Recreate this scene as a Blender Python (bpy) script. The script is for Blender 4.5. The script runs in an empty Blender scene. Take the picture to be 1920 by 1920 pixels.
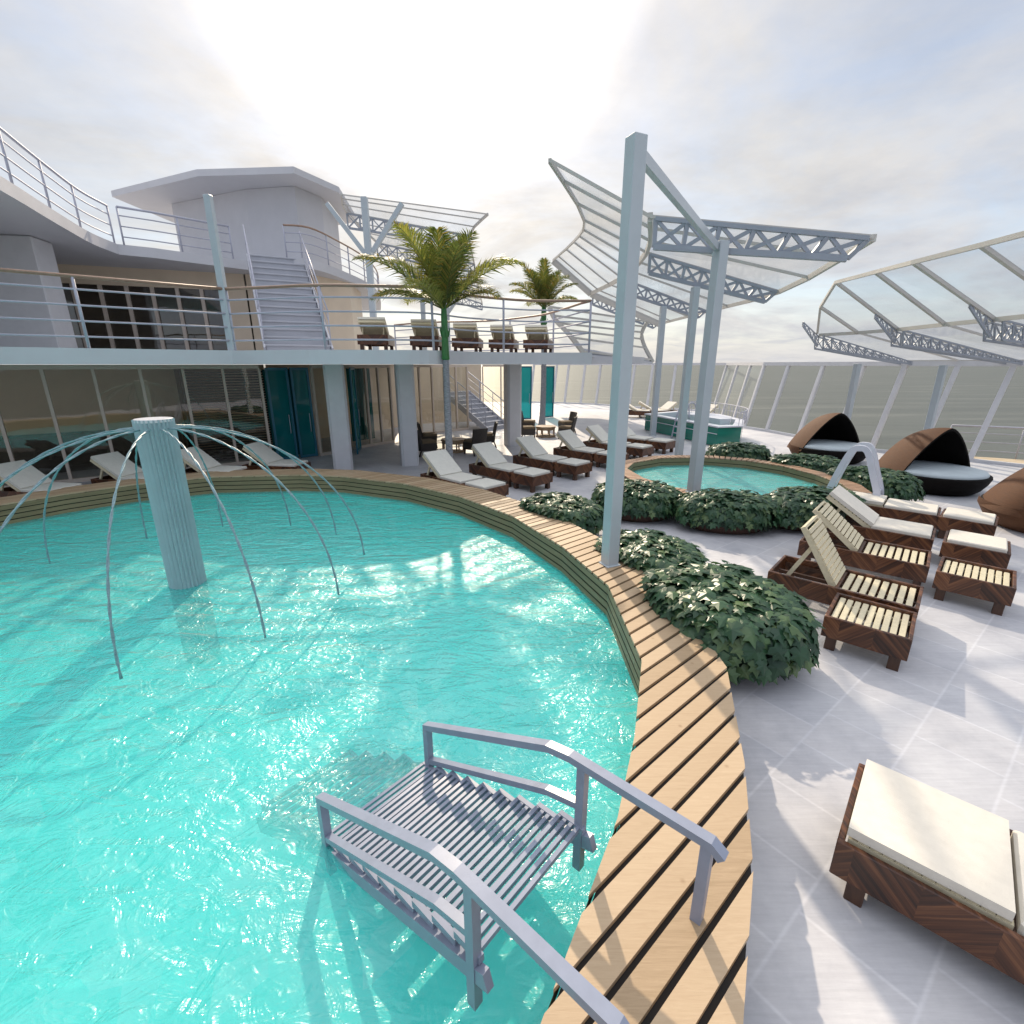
import bpy, math, random
from mathutils import Vector, Matrix, noise
from mathutils.geometry import tessellate_polygon
R = math.radians
scene = bpy.context.scene
col = scene.collection
random.seed(7)

# ------------------------------------------------------------------ mesh builder
class MB:
    def __init__(self):
        self.v = []; self.f = []; self.s = []
    def add(self, vs, fs, smooth=False):
        n = len(self.v)
        self.v += [tuple(p) for p in vs]
        for f in fs:
            self.f.append(tuple(i + n for i in f)); self.s.append(smooth)
    def quad(self, a, b, c, d, smooth=False):
        self.add([a, b, c, d], [(0, 1, 2, 3)], smooth)
    def box(self, x0, x1, y0, y1, z0, z1):
        self.add([(x0,y0,z0),(x1,y0,z0),(x1,y1,z0),(x0,y1,z0),(x0,y0,z1),(x1,y0,z1),(x1,y1,z1),(x0,y1,z1)],
                 [(3,2,1,0),(4,5,6,7),(0,1,5,4),(1,2,6,5),(2,3,7,6),(3,0,4,7)])
    def cham(self, x0, x1, y0, y1, z0, z1, c=.012):
        # box with a bevelled outline (octagonal in plan) and a bevelled top edge
        o = [(x0+c,y0),(x1-c,y0),(x1,y0+c),(x1,y1-c),(x1-c,y1),(x0+c,y1),(x0,y1-c),(x0,y0+c)]
        cx, cy = (x0+x1)/2, (y0+y1)/2
        sx, sy = max(.001,(x1-x0-2*c))/(x1-x0), max(.001,(y1-y0-2*c))/(y1-y0)
        top = [(cx+(x-cx)*sx, cy+(y-cy)*sy) for x, y in o]
        vs = [(x,y,z0) for x,y in o] + [(x,y,z1-c) for x,y in o] + [(x,y,z1) for x,y in top]
        fs = [tuple(range(7,-1,-1)), tuple(range(16,24))]
        for i in range(8):
            j = (i+1) % 8
            fs.append((i,j,8+j,8+i)); fs.append((8+i,8+j,16+j,16+i))
        self.add(vs, fs)
    def bar(self, p, q, w, h=None, up=(0,0,1)):
        # straight bar of section w (sideways) by h (along up)
        h = h or w
        p, q, up = Vector(p), Vector(q), Vector(up)
        d = (q-p).normalized()
        s = d.cross(up)
        if s.length < 1e-4: s = d.cross(Vector((1,0,0)))
        s.normalize(); u = s.cross(d).normalized()
        s *= w/2; u *= h/2
        self.add([p-s-u,p+s-u,p+s+u,p-s+u,q-s-u,q+s-u,q+s+u,q-s+u],
                 [(0,1,2,3),(7,6,5,4),(1,0,4,5),(2,1,5,6),(3,2,6,7),(0,3,7,4)])
    def ribbon(self, pts, w, h):
        # rectangular section swept along a path with mitred joints, up = z
        P = [Vector(p) for p in pts]; rings = []
        for i, p in enumerate(P):
            a = P[max(0,i-1)]; b = P[min(len(P)-1,i+1)]
            d = (b-a).normalized(); s = d.cross(Vector((0,0,1)))
            if s.length < 1e-4: s = Vector((1,0,0))
            s.normalize(); u = s.cross(d).normalized()
            k = 1.0
            rings.append([p-s*w/2-u*h/2, p+s*w/2-u*h/2, p+s*w/2+u*h/2, p-s*w/2+u*h/2])
        vs = [v for r in rings for v in r]; fs = [(0,1,2,3)]
        for i in range(len(P)-1):
            for k in range(4):
                j = (k+1) % 4
                fs.append((4*i+j,4*i+k,4*i+4+k,4*i+4+j))
        n = 4*(len(P)-1); fs.append((n+3,n+2,n+1,n))
        self.add(vs, fs)
    def tube(self, pts, r, n=8, smooth=True, caps=True):
        P = [Vector(p) for p in pts]
        rad = r if isinstance(r, (list,tuple)) else [r]*len(P)
        d0 = (P[1]-P[0]).normalized()
        ref = Vector((0,0,1)) if abs(d0.z) < .9 else Vector((1,0,0))
        s = d0.cross(ref).normalized(); vs = []
        for i, p in enumerate(P):
            d = (P[min(len(P)-1,i+1)]-P[max(0,i-1)]).normalized()
            s = (s - d*s.dot(d)).normalized(); u = d.cross(s)
            for k in range(n):
                a = 2*math.pi*k/n
                vs.append(p + (s*math.cos(a)+u*math.sin(a))*rad[i])
        fs = []
        for i in range(len(P)-1):
            for k in range(n):
                j = (k+1) % n
                fs.append((i*n+k,i*n+j,(i+1)*n+j,(i+1)*n+k))
        m = len(self.f)
        self.add(vs, fs, smooth)
        if caps:
            n0 = len(self.v)-len(vs)
            self.f.append(tuple(n0+k for k in range(n-1,-1,-1))); self.s.append(False)
            e = n0+(len(P)-1)*n
            self.f.append(tuple(e+k for k in range(n))); self.s.append(False)
    def prism(self, poly, z0, z1, sides=True, top=True, bottom=True):
        n = len(poly)
        area = sum(poly[i][0]*poly[(i+1)%n][1]-poly[(i+1)%n][0]*poly[i][1] for i in range(n))
        if area < 0: poly = poly[::-1]
        tri = tessellate_polygon([[Vector((x,y,0)) for x,y in poly]])
        def up(t):
            a,b,c = (poly[i] for i in t)
            return t if (b[0]-a[0])*(c[1]-a[1])-(b[1]-a[1])*(c[0]-a[0]) > 0 else (t[0],t[2],t[1])
        tri = [up(t) for t in tri]
        vs = [(x,y,z0) for x,y in poly]+[(x,y,z1) for x,y in poly]; fs = []
        if top: fs += [tuple(i+n for i in t) for t in tri]
        if bottom: fs += [t[::-1] for t in tri]
        if sides: fs += [(i,(i+1)%n,n+(i+1)%n,n+i) for i in range(n)]
        self.add(vs, fs)
    def lathe(self, prof, n=32, c=(0,0,0), sx=1, sy=1, smooth=True, cap=True):
        vs = []
        for r, z in prof:
            for k in range(n):
                a = 2*math.pi*k/n
                vs.append((c[0]+r*sx*math.cos(a), c[1]+r*sy*math.sin(a), c[2]+z))
        fs = []
        for i in range(len(prof)-1):
            for k in range(n):
                j = (k+1) % n
                fs.append((i*n+k,i*n+j,(i+1)*n+j,(i+1)*n+k))
        self.add(vs, fs, smooth)
        if cap:
            e = len(self.v)-n
            self.f.append(tuple(e+k for k in range(n))); self.s.append(False)
    def build(self, name, m, parent=None):
        me = bpy.data.meshes.new(name)
        me.from_pydata(self.v, [], self.f)
        me.polygons.foreach_set('use_smooth', self.s)
        me.update()
        o = bpy.data.objects.new(name, me); col.objects.link(o)
        me.materials.append(m)
        if parent: o.parent = parent
        return o

def tag(o, label=None, cat=None, group=None, kind=None):
    if label: o['label'] = label
    if cat: o['category'] = cat
    if group: o['group'] = group
    if kind: o['kind'] = kind
    return o
def thing(name, label, cat, loc=(0,0,0), rz=0, group=None):
    o = bpy.data.objects.new(name, None); col.objects.link(o)
    o.empty_display_size = .2
    o.location = loc; o.rotation_euler = (0,0,rz)
    return tag(o, label, cat, group)
def copy_tree(o, parent=None):
    c = o.copy(); col.objects.link(c)
    if parent: c.parent = parent
    for ch in list(o.children): copy_tree(ch, c)
    return c
def place(proto, first, loc, rz, label, scale=None, group=None):
    o = proto if first else copy_tree(proto)
    o.location = loc; o.rotation_euler = (0,0,rz); o['label'] = label
    if scale: o.scale = scale
    if group: o['group'] = group
    return o
def spline(pts, n=6, closed=False):
    P = [Vector(p) for p in pts]; out = []
    m = len(P)
    rng = range(m) if closed else range(m-1)
    for i in rng:
        if closed: a,b,c,d = P[(i-1)%m],P[i],P[(i+1)%m],P[(i+2)%m]
        else: a,b,c,d = P[max(0,i-1)],P[i],P[i+1],P[min(m-1,i+2)]
        for k in range(n):
            t = k/n
            out.append(.5*((2*b)+(c-a)*t+(2*a-5*b+4*c-d)*t*t+(3*b-a-3*c+d)*t**3))
    if not closed: out.append(P[-1])
    return out
def resample(pts, step, closed=False):
    P = [Vector(p) for p in pts]
    if closed: P = P+[P[0]]
    L = [0]
    for a, b in zip(P, P[1:]): L.append(L[-1]+(b-a).length)
    n = max(2, round(L[-1]/step)); out = []; j = 0
    for i in range(n + (0 if closed else 1)):
        t = L[-1]*i/n
        while j < len(P)-2 and L[j+1] < t: j += 1
        u = (t-L[j])/max(1e-9, L[j+1]-L[j])
        out.append(P[j].lerp(P[j+1], u))
    return out
def offset_poly(poly, d):
    # outward offset of a closed polygon with mitred corners
    n = len(poly)
    area = sum(poly[i][0]*poly[(i+1)%n][1]-poly[(i+1)%n][0]*poly[i][1] for i in range(n))
    sg = 1 if area > 0 else -1
    out = []
    for i in range(n):
        p0 = Vector(poly[i-1]); p = Vector(poly[i]); p1 = Vector(poly[(i+1)%n])
        e0 = (p-p0).normalized(); e1 = (p1-p).normalized()
        n0 = Vector((e0.y,-e0.x))*sg; n1 = Vector((e1.y,-e1.x))*sg
        b = (n0+n1).normalized()
        out.append(tuple(p+b*d/max(.5,b.dot(n0))))
    return out

# ------------------------------------------------------------------ materials
def new_mat(name):
    m = bpy.data.materials.new(name); m.use_nodes = True
    nt = m.node_tree; nt.nodes.clear()
    out = nt.nodes.new('ShaderNodeOutputMaterial')
    return m, nt, out
def N(nt, t, **kw):
    n = nt.nodes.new(t)
    for k, v in kw.items():
        if k.startswith('i_'): n.inputs[k[2:].replace('_',' ')].default_value = v
        else: setattr(n, k, v)
    return n
def ramp(nt, stops, fac):
    r = nt.nodes.new('ShaderNodeValToRGB')
    e = r.color_ramp.elements
    while len(e) < len(stops): e.new(.5)
    for x, (p, c) in zip(e, stops):
        x.position = p; x.color = (*c, 1)
    nt.links.new(fac, r.inputs[0])
    return r.outputs[0]
def tess(loops):
    # triangles of a plan outline with holes, all facing up
    pts = [p for l in loops for p in l]; out = []
    for t in tessellate_polygon([[Vector((x,y,0)) for x,y in l] for l in loops]):
        a,b,c = (pts[i] for i in t)
        out.append(tuple(t) if (b[0]-a[0])*(c[1]-a[1])-(b[1]-a[1])*(c[0]-a[0]) > 0 else (t[0],t[2],t[1]))
    return out
def simple(name, c, rough=.5, var=.12, scale=6, bump=0, bscale=60, spec=.5, metal=0, stretch=None, coat=0):
    # one colour broken up by fine and coarse noise, roughness varied, slight bump
    m, nt, out = new_mat(name); L = nt.links.new
    p = N(nt, 'ShaderNodeBsdfPrincipled')
    p.inputs['Metallic'].default_value = metal
    p.inputs['Specular IOR Level'].default_value = spec
    p.inputs['Coat Weight'].default_value = coat
    tc = N(nt, 'ShaderNodeTexCoord'); src = tc.outputs['Object']
    if stretch:
        mp = N(nt, 'ShaderNodeMapping'); mp.inputs['Scale'].default_value = stretch
        L(src, mp.inputs[0]); src = mp.outputs[0]
    n1 = N(nt, 'ShaderNodeTexNoise', i_Scale=scale, i_Detail=6, i_Roughness=.6)
    L(src, n1.inputs['Vector'])
    lo = tuple(x*(1-var) for x in c); hi = tuple(min(1,x*(1+var)) for x in c)
    cc = ramp(nt, [(.3, lo), (.7, hi)], n1.outputs[0])
    L(cc, p.inputs['Base Color'])
    mr = N(nt, 'ShaderNodeMapRange'); mr.inputs[3].default_value = rough*.85; mr.inputs[4].default_value = min(1,rough*1.15)
    L(n1.outputs[0], mr.inputs[0]); L(mr.outputs[0], p.inputs['Roughness'])
    if bump:
        n2 = N(nt, 'ShaderNodeTexNoise', i_Scale=bscale, i_Detail=3)
        L(src, n2.inputs['Vector'])
        b = N(nt, 'ShaderNodeBump', i_Strength=bump, i_Distance=.01)
        L(n2.outputs[0], b.inputs['Height']); L(b.outputs[0], p.inputs['Normal'])
    L(p.outputs[0], out.inputs[0])
    return m
def glass(name, tint, rough=.02, ior=1.45, gloss=(1,1,1), dirt=0, dirt_col=(.8,.8,.8)):
    # thin architectural pane: fresnel mix of a tinted see-through and a mirror
    m, nt, out = new_mat(name); L = nt.links.new
    t = N(nt, 'ShaderNodeBsdfTransparent'); t.inputs[0].default_value = (*tint,1)
    g = N(nt, 'ShaderNodeBsdfGlossy'); g.inputs['Color'].default_value = (*gloss,1); g.inputs['Roughness'].default_value = rough
    f = N(nt, 'ShaderNodeFresnel')
    ge = N(nt, 'ShaderNodeNewGeometry'); io = N(nt, 'ShaderNodeMapRange'); io.inputs[3].default_value = ior; io.inputs[4].default_value = 1/ior
    L(ge.outputs['Backfacing'], io.inputs[0]); L(io.outputs[0], f.inputs[0])   # a thin pane reflects alike from both sides
    tc = N(nt, 'ShaderNodeTexCoord')
    n = N(nt, 'ShaderNodeTexNoise', i_Scale=1.3, i_Detail=2); L(tc.outputs['Object'], n.inputs['Vector'])
    b = N(nt, 'ShaderNodeBump', i_Strength=.04, i_Distance=.05); L(n.outputs[0], b.inputs['Height'])
    L(b.outputs[0], g.inputs['Normal'])
    mx = N(nt, 'ShaderNodeMixShader')
    L(f.outputs[0], mx.inputs[0]); L(t.outputs[0], mx.inputs[1]); L(g.outputs[0], mx.inputs[2])
    src = mx.outputs[0]
    if dirt:
        d = N(nt, 'ShaderNodeBsdfDiffuse'); d.inputs[0].default_value = (*dirt_col,1)
        m2 = N(nt, 'ShaderNodeMixShader'); m2.inputs[0].default_value = dirt
        L(src, m2.inputs[1]); L(d.outputs[0], m2.inputs[2]); src = m2.outputs[0]
    L(src, out.inputs[0])
    return m
def wood(name, c0, c1, scale=(1.2,18,18), rough=.5, knots=False):
    # straight grain along local x
    m, nt, out = new_mat(name); L = nt.links.new
    p = N(nt, 'ShaderNodeBsdfPrincipled', i_Roughness=rough)
    tc = N(nt, 'ShaderNodeTexCoord'); mp = N(nt, 'ShaderNodeMapping'); mp.inputs['Scale'].default_value = scale
    L(tc.outputs['Object'], mp.inputs[0])
    n = N(nt, 'ShaderNodeTexNoise', i_Scale=1, i_Detail=8, i_Roughness=.65, i_Distortion=.6); L(mp.outputs[0], n.inputs['Vector'])
    L(ramp(nt, [(.28,c0),(.5,tuple((a+b)/2 for a,b in zip(c0,c1))),(.72,c1)], n.outputs[0]), p.inputs['Base Color'])
    b = N(nt, 'ShaderNodeBump', i_Strength=.15, i_Distance=.004); L(n.outputs[0], b.inputs['Height']); L(b.outputs[0], p.inputs['Normal'])
    L(p.outputs[0], out.inputs[0])
    return m
def herringbone(name):
    # dark walnut veneer laid in a chevron: grain turns every 0.28 m along the board
    m, nt, out = new_mat(name); L = nt.links.new
    p = N(nt, 'ShaderNodeBsdfPrincipled', i_Roughness=.38)
    tc = N(nt, 'ShaderNodeTexCoord'); sx = N(nt, 'ShaderNodeSeparateXYZ'); L(tc.outputs['Object'], sx.inputs[0])
    a = N(nt, 'ShaderNodeMath', operation='ADD'); L(sx.outputs[0], a.inputs[0]); L(sx.outputs[1], a.inputs[1])
    pp = N(nt, 'ShaderNodeMath', operation='PINGPONG'); L(a.outputs[0], pp.inputs[0]); pp.inputs[1].default_value = .3
    u = N(nt, 'ShaderNodeMath', operation='SUBTRACT'); L(pp.outputs[0], u.inputs[0]); L(sx.outputs[2], u.inputs[1])
    w = N(nt, 'ShaderNodeMath', operation='ADD'); L(pp.outputs[0], w.inputs[0]); L(sx.outputs[2], w.inputs[1])
    us = N(nt, 'ShaderNodeMath', operation='MULTIPLY'); L(u.outputs[0], us.inputs[0]); us.inputs[1].default_value = 34
    fl = N(nt, 'ShaderNodeMath', operation='DIVIDE'); L(a.outputs[0], fl.inputs[0]); fl.inputs[1].default_value = .3
    ff = N(nt, 'ShaderNodeMath', operation='FLOOR'); L(fl.outputs[0], ff.inputs[0])
    fm = N(nt, 'ShaderNodeMath', operation='MULTIPLY'); L(ff.outputs[0], fm.inputs[0]); fm.inputs[1].default_value = 7.3
    cb = N(nt, 'ShaderNodeCombineXYZ'); L(us.outputs[0], cb.inputs[0]); L(w.outputs[0], cb.inputs[1]); L(fm.outputs[0], cb.inputs[2])
    n = N(nt, 'ShaderNodeTexNoise', i_Scale=1.0, i_Detail=7, i_Roughness=.6, i_Distortion=.3); L(cb.outputs[0], n.inputs['Vector'])
    pk = N(nt, 'ShaderNodeMath', operation='MULTIPLY'); L(u.outputs[0], pk.inputs[0]); pk.inputs[1].default_value = 11
    pf = N(nt, 'ShaderNodeMath', operation='FLOOR'); L(pk.outputs[0], pf.inputs[0])
    pc = N(nt, 'ShaderNodeCombineXYZ'); L(pf.outputs[0], pc.inputs[0]); L(ff.outputs[0], pc.inputs[1])
    wn = N(nt, 'ShaderNodeTexWhiteNoise', noise_dimensions='3D'); L(pc.outputs[0], wn.inputs['Vector'])
    mxf = N(nt, 'ShaderNodeMath', operation='MULTIPLY_ADD'); L(wn.outputs[0], mxf.inputs[0]); mxf.inputs[1].default_value = .3
    nb = N(nt, 'ShaderNodeMath', operation='SUBTRACT'); L(n.outputs[0], nb.inputs[0]); nb.inputs[1].default_value = .15
    L(nb.outputs[0], mxf.inputs[2])
    L(ramp(nt, [(.25,(.022,.008,.004)),(.5,(.085,.030,.012)),(.75,(.21,.085,.034))], mxf.outputs[0]), p.inputs['Base Color'])
    L(p.outputs[0], out.inputs[0])
    return m

M = {}
M['white_paint'] = simple('white_paint', (.60,.60,.62), .35, .05, 3)
M['post_paint'] = simple('post_paint', (.43,.48,.51), .3, .05, 2)
M['truss_paint'] = simple('truss_paint', (.29,.32,.37), .45, .06, 3)
M['beam_paint'] = simple('beam_paint', (.52,.50,.46), .5, .06, 2)
M['rail_steel'] = simple('rail_steel', (.40,.41,.485), .5, .06, 4)
M['teak'] = wood('teak', (.24,.15,.105), (.35,.235,.17), (3,14,14), .45)
M['slab'] = simple('slab_plaster', (.55,.55,.575), .6, .04, 1.2)
M['tan_wall'] = simple('tan_wall', (.70,.58,.44), .5, .05, 1.5)
M['tan_mullion'] = simple('tan_mullion', (.62,.53,.45), .45, .05, 2)
M['dark_panel'] = simple('dark_panel', (.05,.045,.04), .5, .2, 2, stretch=(1,1,6))

M['gap'] = simple('dark_gap', (.012,.010,.009), .8)
M['clad'] = wood('cladding_planks', (.15,.115,.055), (.26,.20,.105), (1.5,1.5,20), .5)
M['slat'] = simple('cream_slats', (.62,.55,.38), .6, .10, 25, bump=.25, bscale=60)
M['cushion'] = simple('cushion_canvas', (.70,.655,.57), .85, .05, 14, bump=.25, bscale=260, spec=.2)
M['cushion_grey'] = simple('cushion_pale_canvas', (.65,.635,.57), .85, .05, 14, bump=.25, bscale=260, spec=.2)
M['walnut'] = herringbone('walnut_chevron')
M['walnut_leg'] = wood('walnut_leg', (.045,.02,.011), (.10,.047,.026), (18,18,1.5), .45)
M['wicker_out'] = simple('tan_wicker', (.105,.048,.024), .7, .18, 8, spec=.2, bump=.6, bscale=55, stretch=(1,1,7))
M['wicker_in'] = simple('black_wicker', (.006,.0045,.004), .7, .3, 20, spec=.12, bump=.5, bscale=60)
M['mattress'] = simple('pale_mattress', (.50,.56,.58), .8, .06, 3, bump=.15, bscale=90, spec=.2)
M['basket'] = simple('brown_basket', (.075,.035,.024), .75, .5, 45, bump=1.0, bscale=70)
M['soil'] = simple('dark_soil', (.02,.014,.01), .9, .4, 30)
M['chair_wicker'] = simple('dark_wicker', (.035,.028,.023), .55, .4, 40, bump=.8, bscale=80)
M['chair_cushion'] = simple('olive_cushion', (.16,.12,.075), .85, .1, 10, spec=.2)
M['table_wood'] = wood('table_wood', (.24,.15,.085), (.36,.25,.15), (4,16,16), .4)
M['loop_plastic'] = simple('ladder_plastic', (.60,.61,.68), .3, .04, 4)
M['stair_metal'] = simple('stair_metal', (.24,.27,.35), .33, .08, 8)
M['tub_glass'] = simple('green_glass_panel', (.008,.17,.125), .12, .25, .8, stretch=(.4,.4,3))
M['tub_white'] = simple('tub_shell', (.62,.64,.70), .3, .04, 3)
M['trunk'] = simple('palm_trunk', (.25,.26,.28), .8, .5, 14, bump=.8, bscale=30, stretch=(1,1,5))
M['crownshaft'] = simple('palm_crownshaft', (.035,.16,.04), .4, .3, 9, stretch=(3,3,.6))
M['concrete_stair'] = simple('stair_plaster', (.43,.44,.48), .65, .05, 3)
M['glass_facade'] = glass('glass_facade', (.86,.84,.76), .02, 1.85)
M['glass_canopy'] = glass('glass_canopy', (.80,.82,.84), .15, 1.10, dirt=.02)
M['glass_screen'] = glass('glass_screen', (.90,.91,.90), .02, 1.2, dirt=.006)
M['glass_teal'] = glass('glass_teal', (.03,.36,.40), .03, 1.5, dirt=.6, dirt_col=(.008,.20,.215))
M['teal_frame'] = simple('teal_frame', (.015,.13,.20), .3, .1, 3)
M['jet'] = simple('jet_strand', (.20,.30,.33), .35, .3, 30, stretch=(1,1,3))
M['brown_pole'] = simple('brown_pole', (.13,.07,.04), .5, .25, 20)
M['promenade'] = simple('promenade_boards', (.50,.40,.27), .7, .15, 2)

def leaf_mat(name, c0, c1, back, rough=.35, scale=3, trans=.25):
    m, nt, out = new_mat(name); L = nt.links.new
    p = N(nt, 'ShaderNodeBsdfPrincipled', i_Roughness=rough)
    g = N(nt, 'ShaderNodeNewGeometry'); rr = g.outputs['Random Per Island']
    tc = N(nt, 'ShaderNodeTexCoord')
    n = N(nt, 'ShaderNodeTexNoise', i_Scale=scale, i_Detail=3); L(tc.outputs['Object'], n.inputs['Vector'])
    a = N(nt, 'ShaderNodeMath', operation='MULTIPLY_ADD'); L(rr, a.inputs[0]); a.inputs[1].default_value = .55
    s = N(nt, 'ShaderNodeMath', operation='MULTIPLY'); L(n.outputs[0], s.inputs[0]); s.inputs[1].default_value = .5; L(s.outputs[0], a.inputs[2])
    c = ramp(nt, [(.2,c0),(.6,c1),(.95,back)], a.outputs[0]); L(c, p.inputs['Base Color'])
    t = N(nt, 'ShaderNodeBsdfTranslucent'); L(c, t.inputs[0])
    mx = N(nt, 'ShaderNodeMixShader'); mx.inputs[0].default_value = trans
    L(p.outputs[0], mx.inputs[1]); L(t.outputs[0], mx.inputs[2]); L(mx.outputs[0], out.inputs[0])
    return m
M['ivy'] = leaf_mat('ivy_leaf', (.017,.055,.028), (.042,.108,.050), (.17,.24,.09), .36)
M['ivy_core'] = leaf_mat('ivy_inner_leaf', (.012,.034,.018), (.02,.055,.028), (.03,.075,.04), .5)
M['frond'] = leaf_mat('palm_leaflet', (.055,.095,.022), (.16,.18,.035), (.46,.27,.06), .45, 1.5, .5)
M['frond_sun'] = leaf_mat('palm_leaflet_sunlit', (.16,.19,.035), (.32,.32,.06), (.48,.38,.09), .4, 1.5, .4)  # yellow copy of the leaflet colours with sunlight painted in

def plank_mat(name='coping_planks', stripe=None):
    # pale pine boards: each board its own tone, long grain, a few knots
    m, nt, out = new_mat(name); L = nt.links.new
    p = N(nt, 'ShaderNodeBsdfPrincipled', i_Roughness=.55)
    g = N(nt, 'ShaderNodeNewGeometry'); rnd = g.outputs['Random Per Island']; tc = N(nt, 'ShaderNodeTexCoord')
    mp = N(nt, 'ShaderNodeMapping'); L(tc.outputs['Object'], mp.inputs[0])
    if stripe:
        # one tone per board: boards lie side by side across this direction
        ang, pitch = stripe
        vd = N(nt, 'ShaderNodeVectorMath', operation='DOT_PRODUCT'); L(tc.outputs['Object'], vd.inputs[0]); vd.inputs[1].default_value = (-math.sin(ang)/pitch, math.cos(ang)/pitch, 0)
        fl = N(nt, 'ShaderNodeMath', operation='FLOOR'); L(vd.outputs['Value'], fl.inputs[0])
        wn = N(nt, 'ShaderNodeTexWhiteNoise', noise_dimensions='1D'); L(fl.outputs[0], wn.inputs['W']); rnd = wn.outputs[0]
        mp.vector_type = 'POINT'; mp.inputs['Rotation'].default_value = (0,0,-ang); mp.inputs['Scale'].default_value = (.4,5.5,1)
    n = N(nt, 'ShaderNodeTexNoise', i_Scale=9, i_Detail=8, i_Roughness=.7, i_Distortion=1.5); L(mp.outputs[0], n.inputs['Vector'])
    v = N(nt, 'ShaderNodeTexVoronoi', i_Scale=5); L(tc.outputs['Object'], v.inputs['Vector'])
    a = N(nt, 'ShaderNodeMath', operation='MULTIPLY_ADD'); L(rnd, a.inputs[0]); a.inputs[1].default_value = .4
    s = N(nt, 'ShaderNodeMath', operation='MULTIPLY'); L(n.outputs[0], s.inputs[0]); s.inputs[1].default_value = .7; L(s.outputs[0], a.inputs[2])
    c = ramp(nt, [(.15,(.27,.185,.10)),(.5,(.41,.295,.18)),(.9,(.51,.385,.25))], a.outputs[0])
    k = ramp(nt, [(.0,(.45,.36,.3)),(.05,(.8,.75,.7)),(.10,(1,1,1))], v.outputs['Distance'])
    mx = N(nt, 'ShaderNodeMix', data_type='RGBA', blend_type='MULTIPLY'); mx.inputs[0].default_value = .7; L(c, mx.inputs[6]); L(k, mx.inputs[7])
    L(mx.outputs[2], p.inputs['Base Color'])
    b = N(nt, 'ShaderNodeBump', i_Strength=.2, i_Distance=.004); L(n.outputs[0], b.inputs['Height']); L(b.outputs[0], p.inputs['Normal'])
    L(p.outputs[0], out.inputs[0])
    return m
PLANK_ANG, PLANK_PITCH = R(41), .152
M['ply'] = plank_mat()
M['ply_brown'] = simple('brown_planks', (.36,.225,.14), .5, .2, 6)
M['backing'] = simple('teal_backing', (.012,.17,.18), .8, .35, 1.5, stretch=(9,9,.2))
M['ply_long'] = plank_mat('coping_boards', (PLANK_ANG, PLANK_PITCH))
def deck_mat():
    m, nt, out = new_mat('deck_tiles'); L = nt.links.new
    p = N(nt, 'ShaderNodeBsdfPrincipled')
    p.inputs['Specular IOR Level'].default_value = .4
    tc = N(nt, 'ShaderNodeTexCoord'); mp = N(nt, 'ShaderNodeMapping'); mp.inputs['Rotation'].default_value = (0,0,R(-38))
    L(tc.outputs['Object'], mp.inputs[0])
    br = N(nt, 'ShaderNodeTexBrick'); br.offset = .5; br.squash = 1
    br.inputs['Color1'].default_value = (.525,.53,.555,1); br.inputs['Color2'].default_value = (.59,.585,.595,1); br.inputs['Mortar'].default_value = (.64,.64,.66,1)
    br.inputs['Scale'].default_value = 1; br.inputs['Mortar Size'].default_value = .018; br.inputs['Mortar Smooth'].default_value = 1
    br.inputs['Brick Width'].default_value = .56; br.inputs['Row Height'].default_value = .56
    L(mp.outputs[0], br.inputs['Vector'])
    n = N(nt, 'ShaderNodeTexNoise', i_Scale=1.1, i_Detail=9, i_Roughness=.7); L(tc.outputs['Object'], n.inputs['Vector'])
    ms = N(nt, 'ShaderNodeMapping'); ms.inputs['Scale'].default_value = (3,40,1); ms.inputs['Rotation'].default_value = (0,0,R(20)); L(tc.outputs['Object'], ms.inputs[0])
    n2 = N(nt, 'ShaderNodeTexNoise', i_Scale=1, i_Detail=6, i_Roughness=.7); L(ms.outputs[0], n2.inputs['Vector'])
    c1 = ramp(nt, [(.3,(.70,.71,.74)),(.5,(.90,.90,.91)),(.68,(1.03,1.03,1.02))], n.outputs[0])
    mx = N(nt, 'ShaderNodeMix', data_type='RGBA', blend_type='MULTIPLY'); mx.inputs[0].default_value = 1
    L(br.outputs[0], mx.inputs[6]); L(c1, mx.inputs[7])
    c2 = ramp(nt, [(.3,(.90,.90,.90)),(.7,(1.06,1.06,1.06))], n2.outputs[0])
    my = N(nt, 'ShaderNodeMix', data_type='RGBA', blend_type='MULTIPLY'); my.inputs[0].default_value = 1
    L(mx.outputs[2], my.inputs[6]); L(c2, my.inputs[7])
    L(my.outputs[2], p.inputs['Base Color'])
    mr = N(nt, 'ShaderNodeMapRange'); mr.inputs[3].default_value = .38; mr.inputs[4].default_value = .62; L(n.outputs[0], mr.inputs[0]); L(mr.outputs[0], p.inputs['Roughness'])
    b = N(nt, 'ShaderNodeBump', i_Strength=.25, i_Distance=.004); L(n2.outputs[0], b.inputs['Height']); L(b.outputs[0], p.inputs['Normal'])
    L(p.outputs[0], out.inputs[0])
    return m
M['deck'] = deck_mat()

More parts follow.
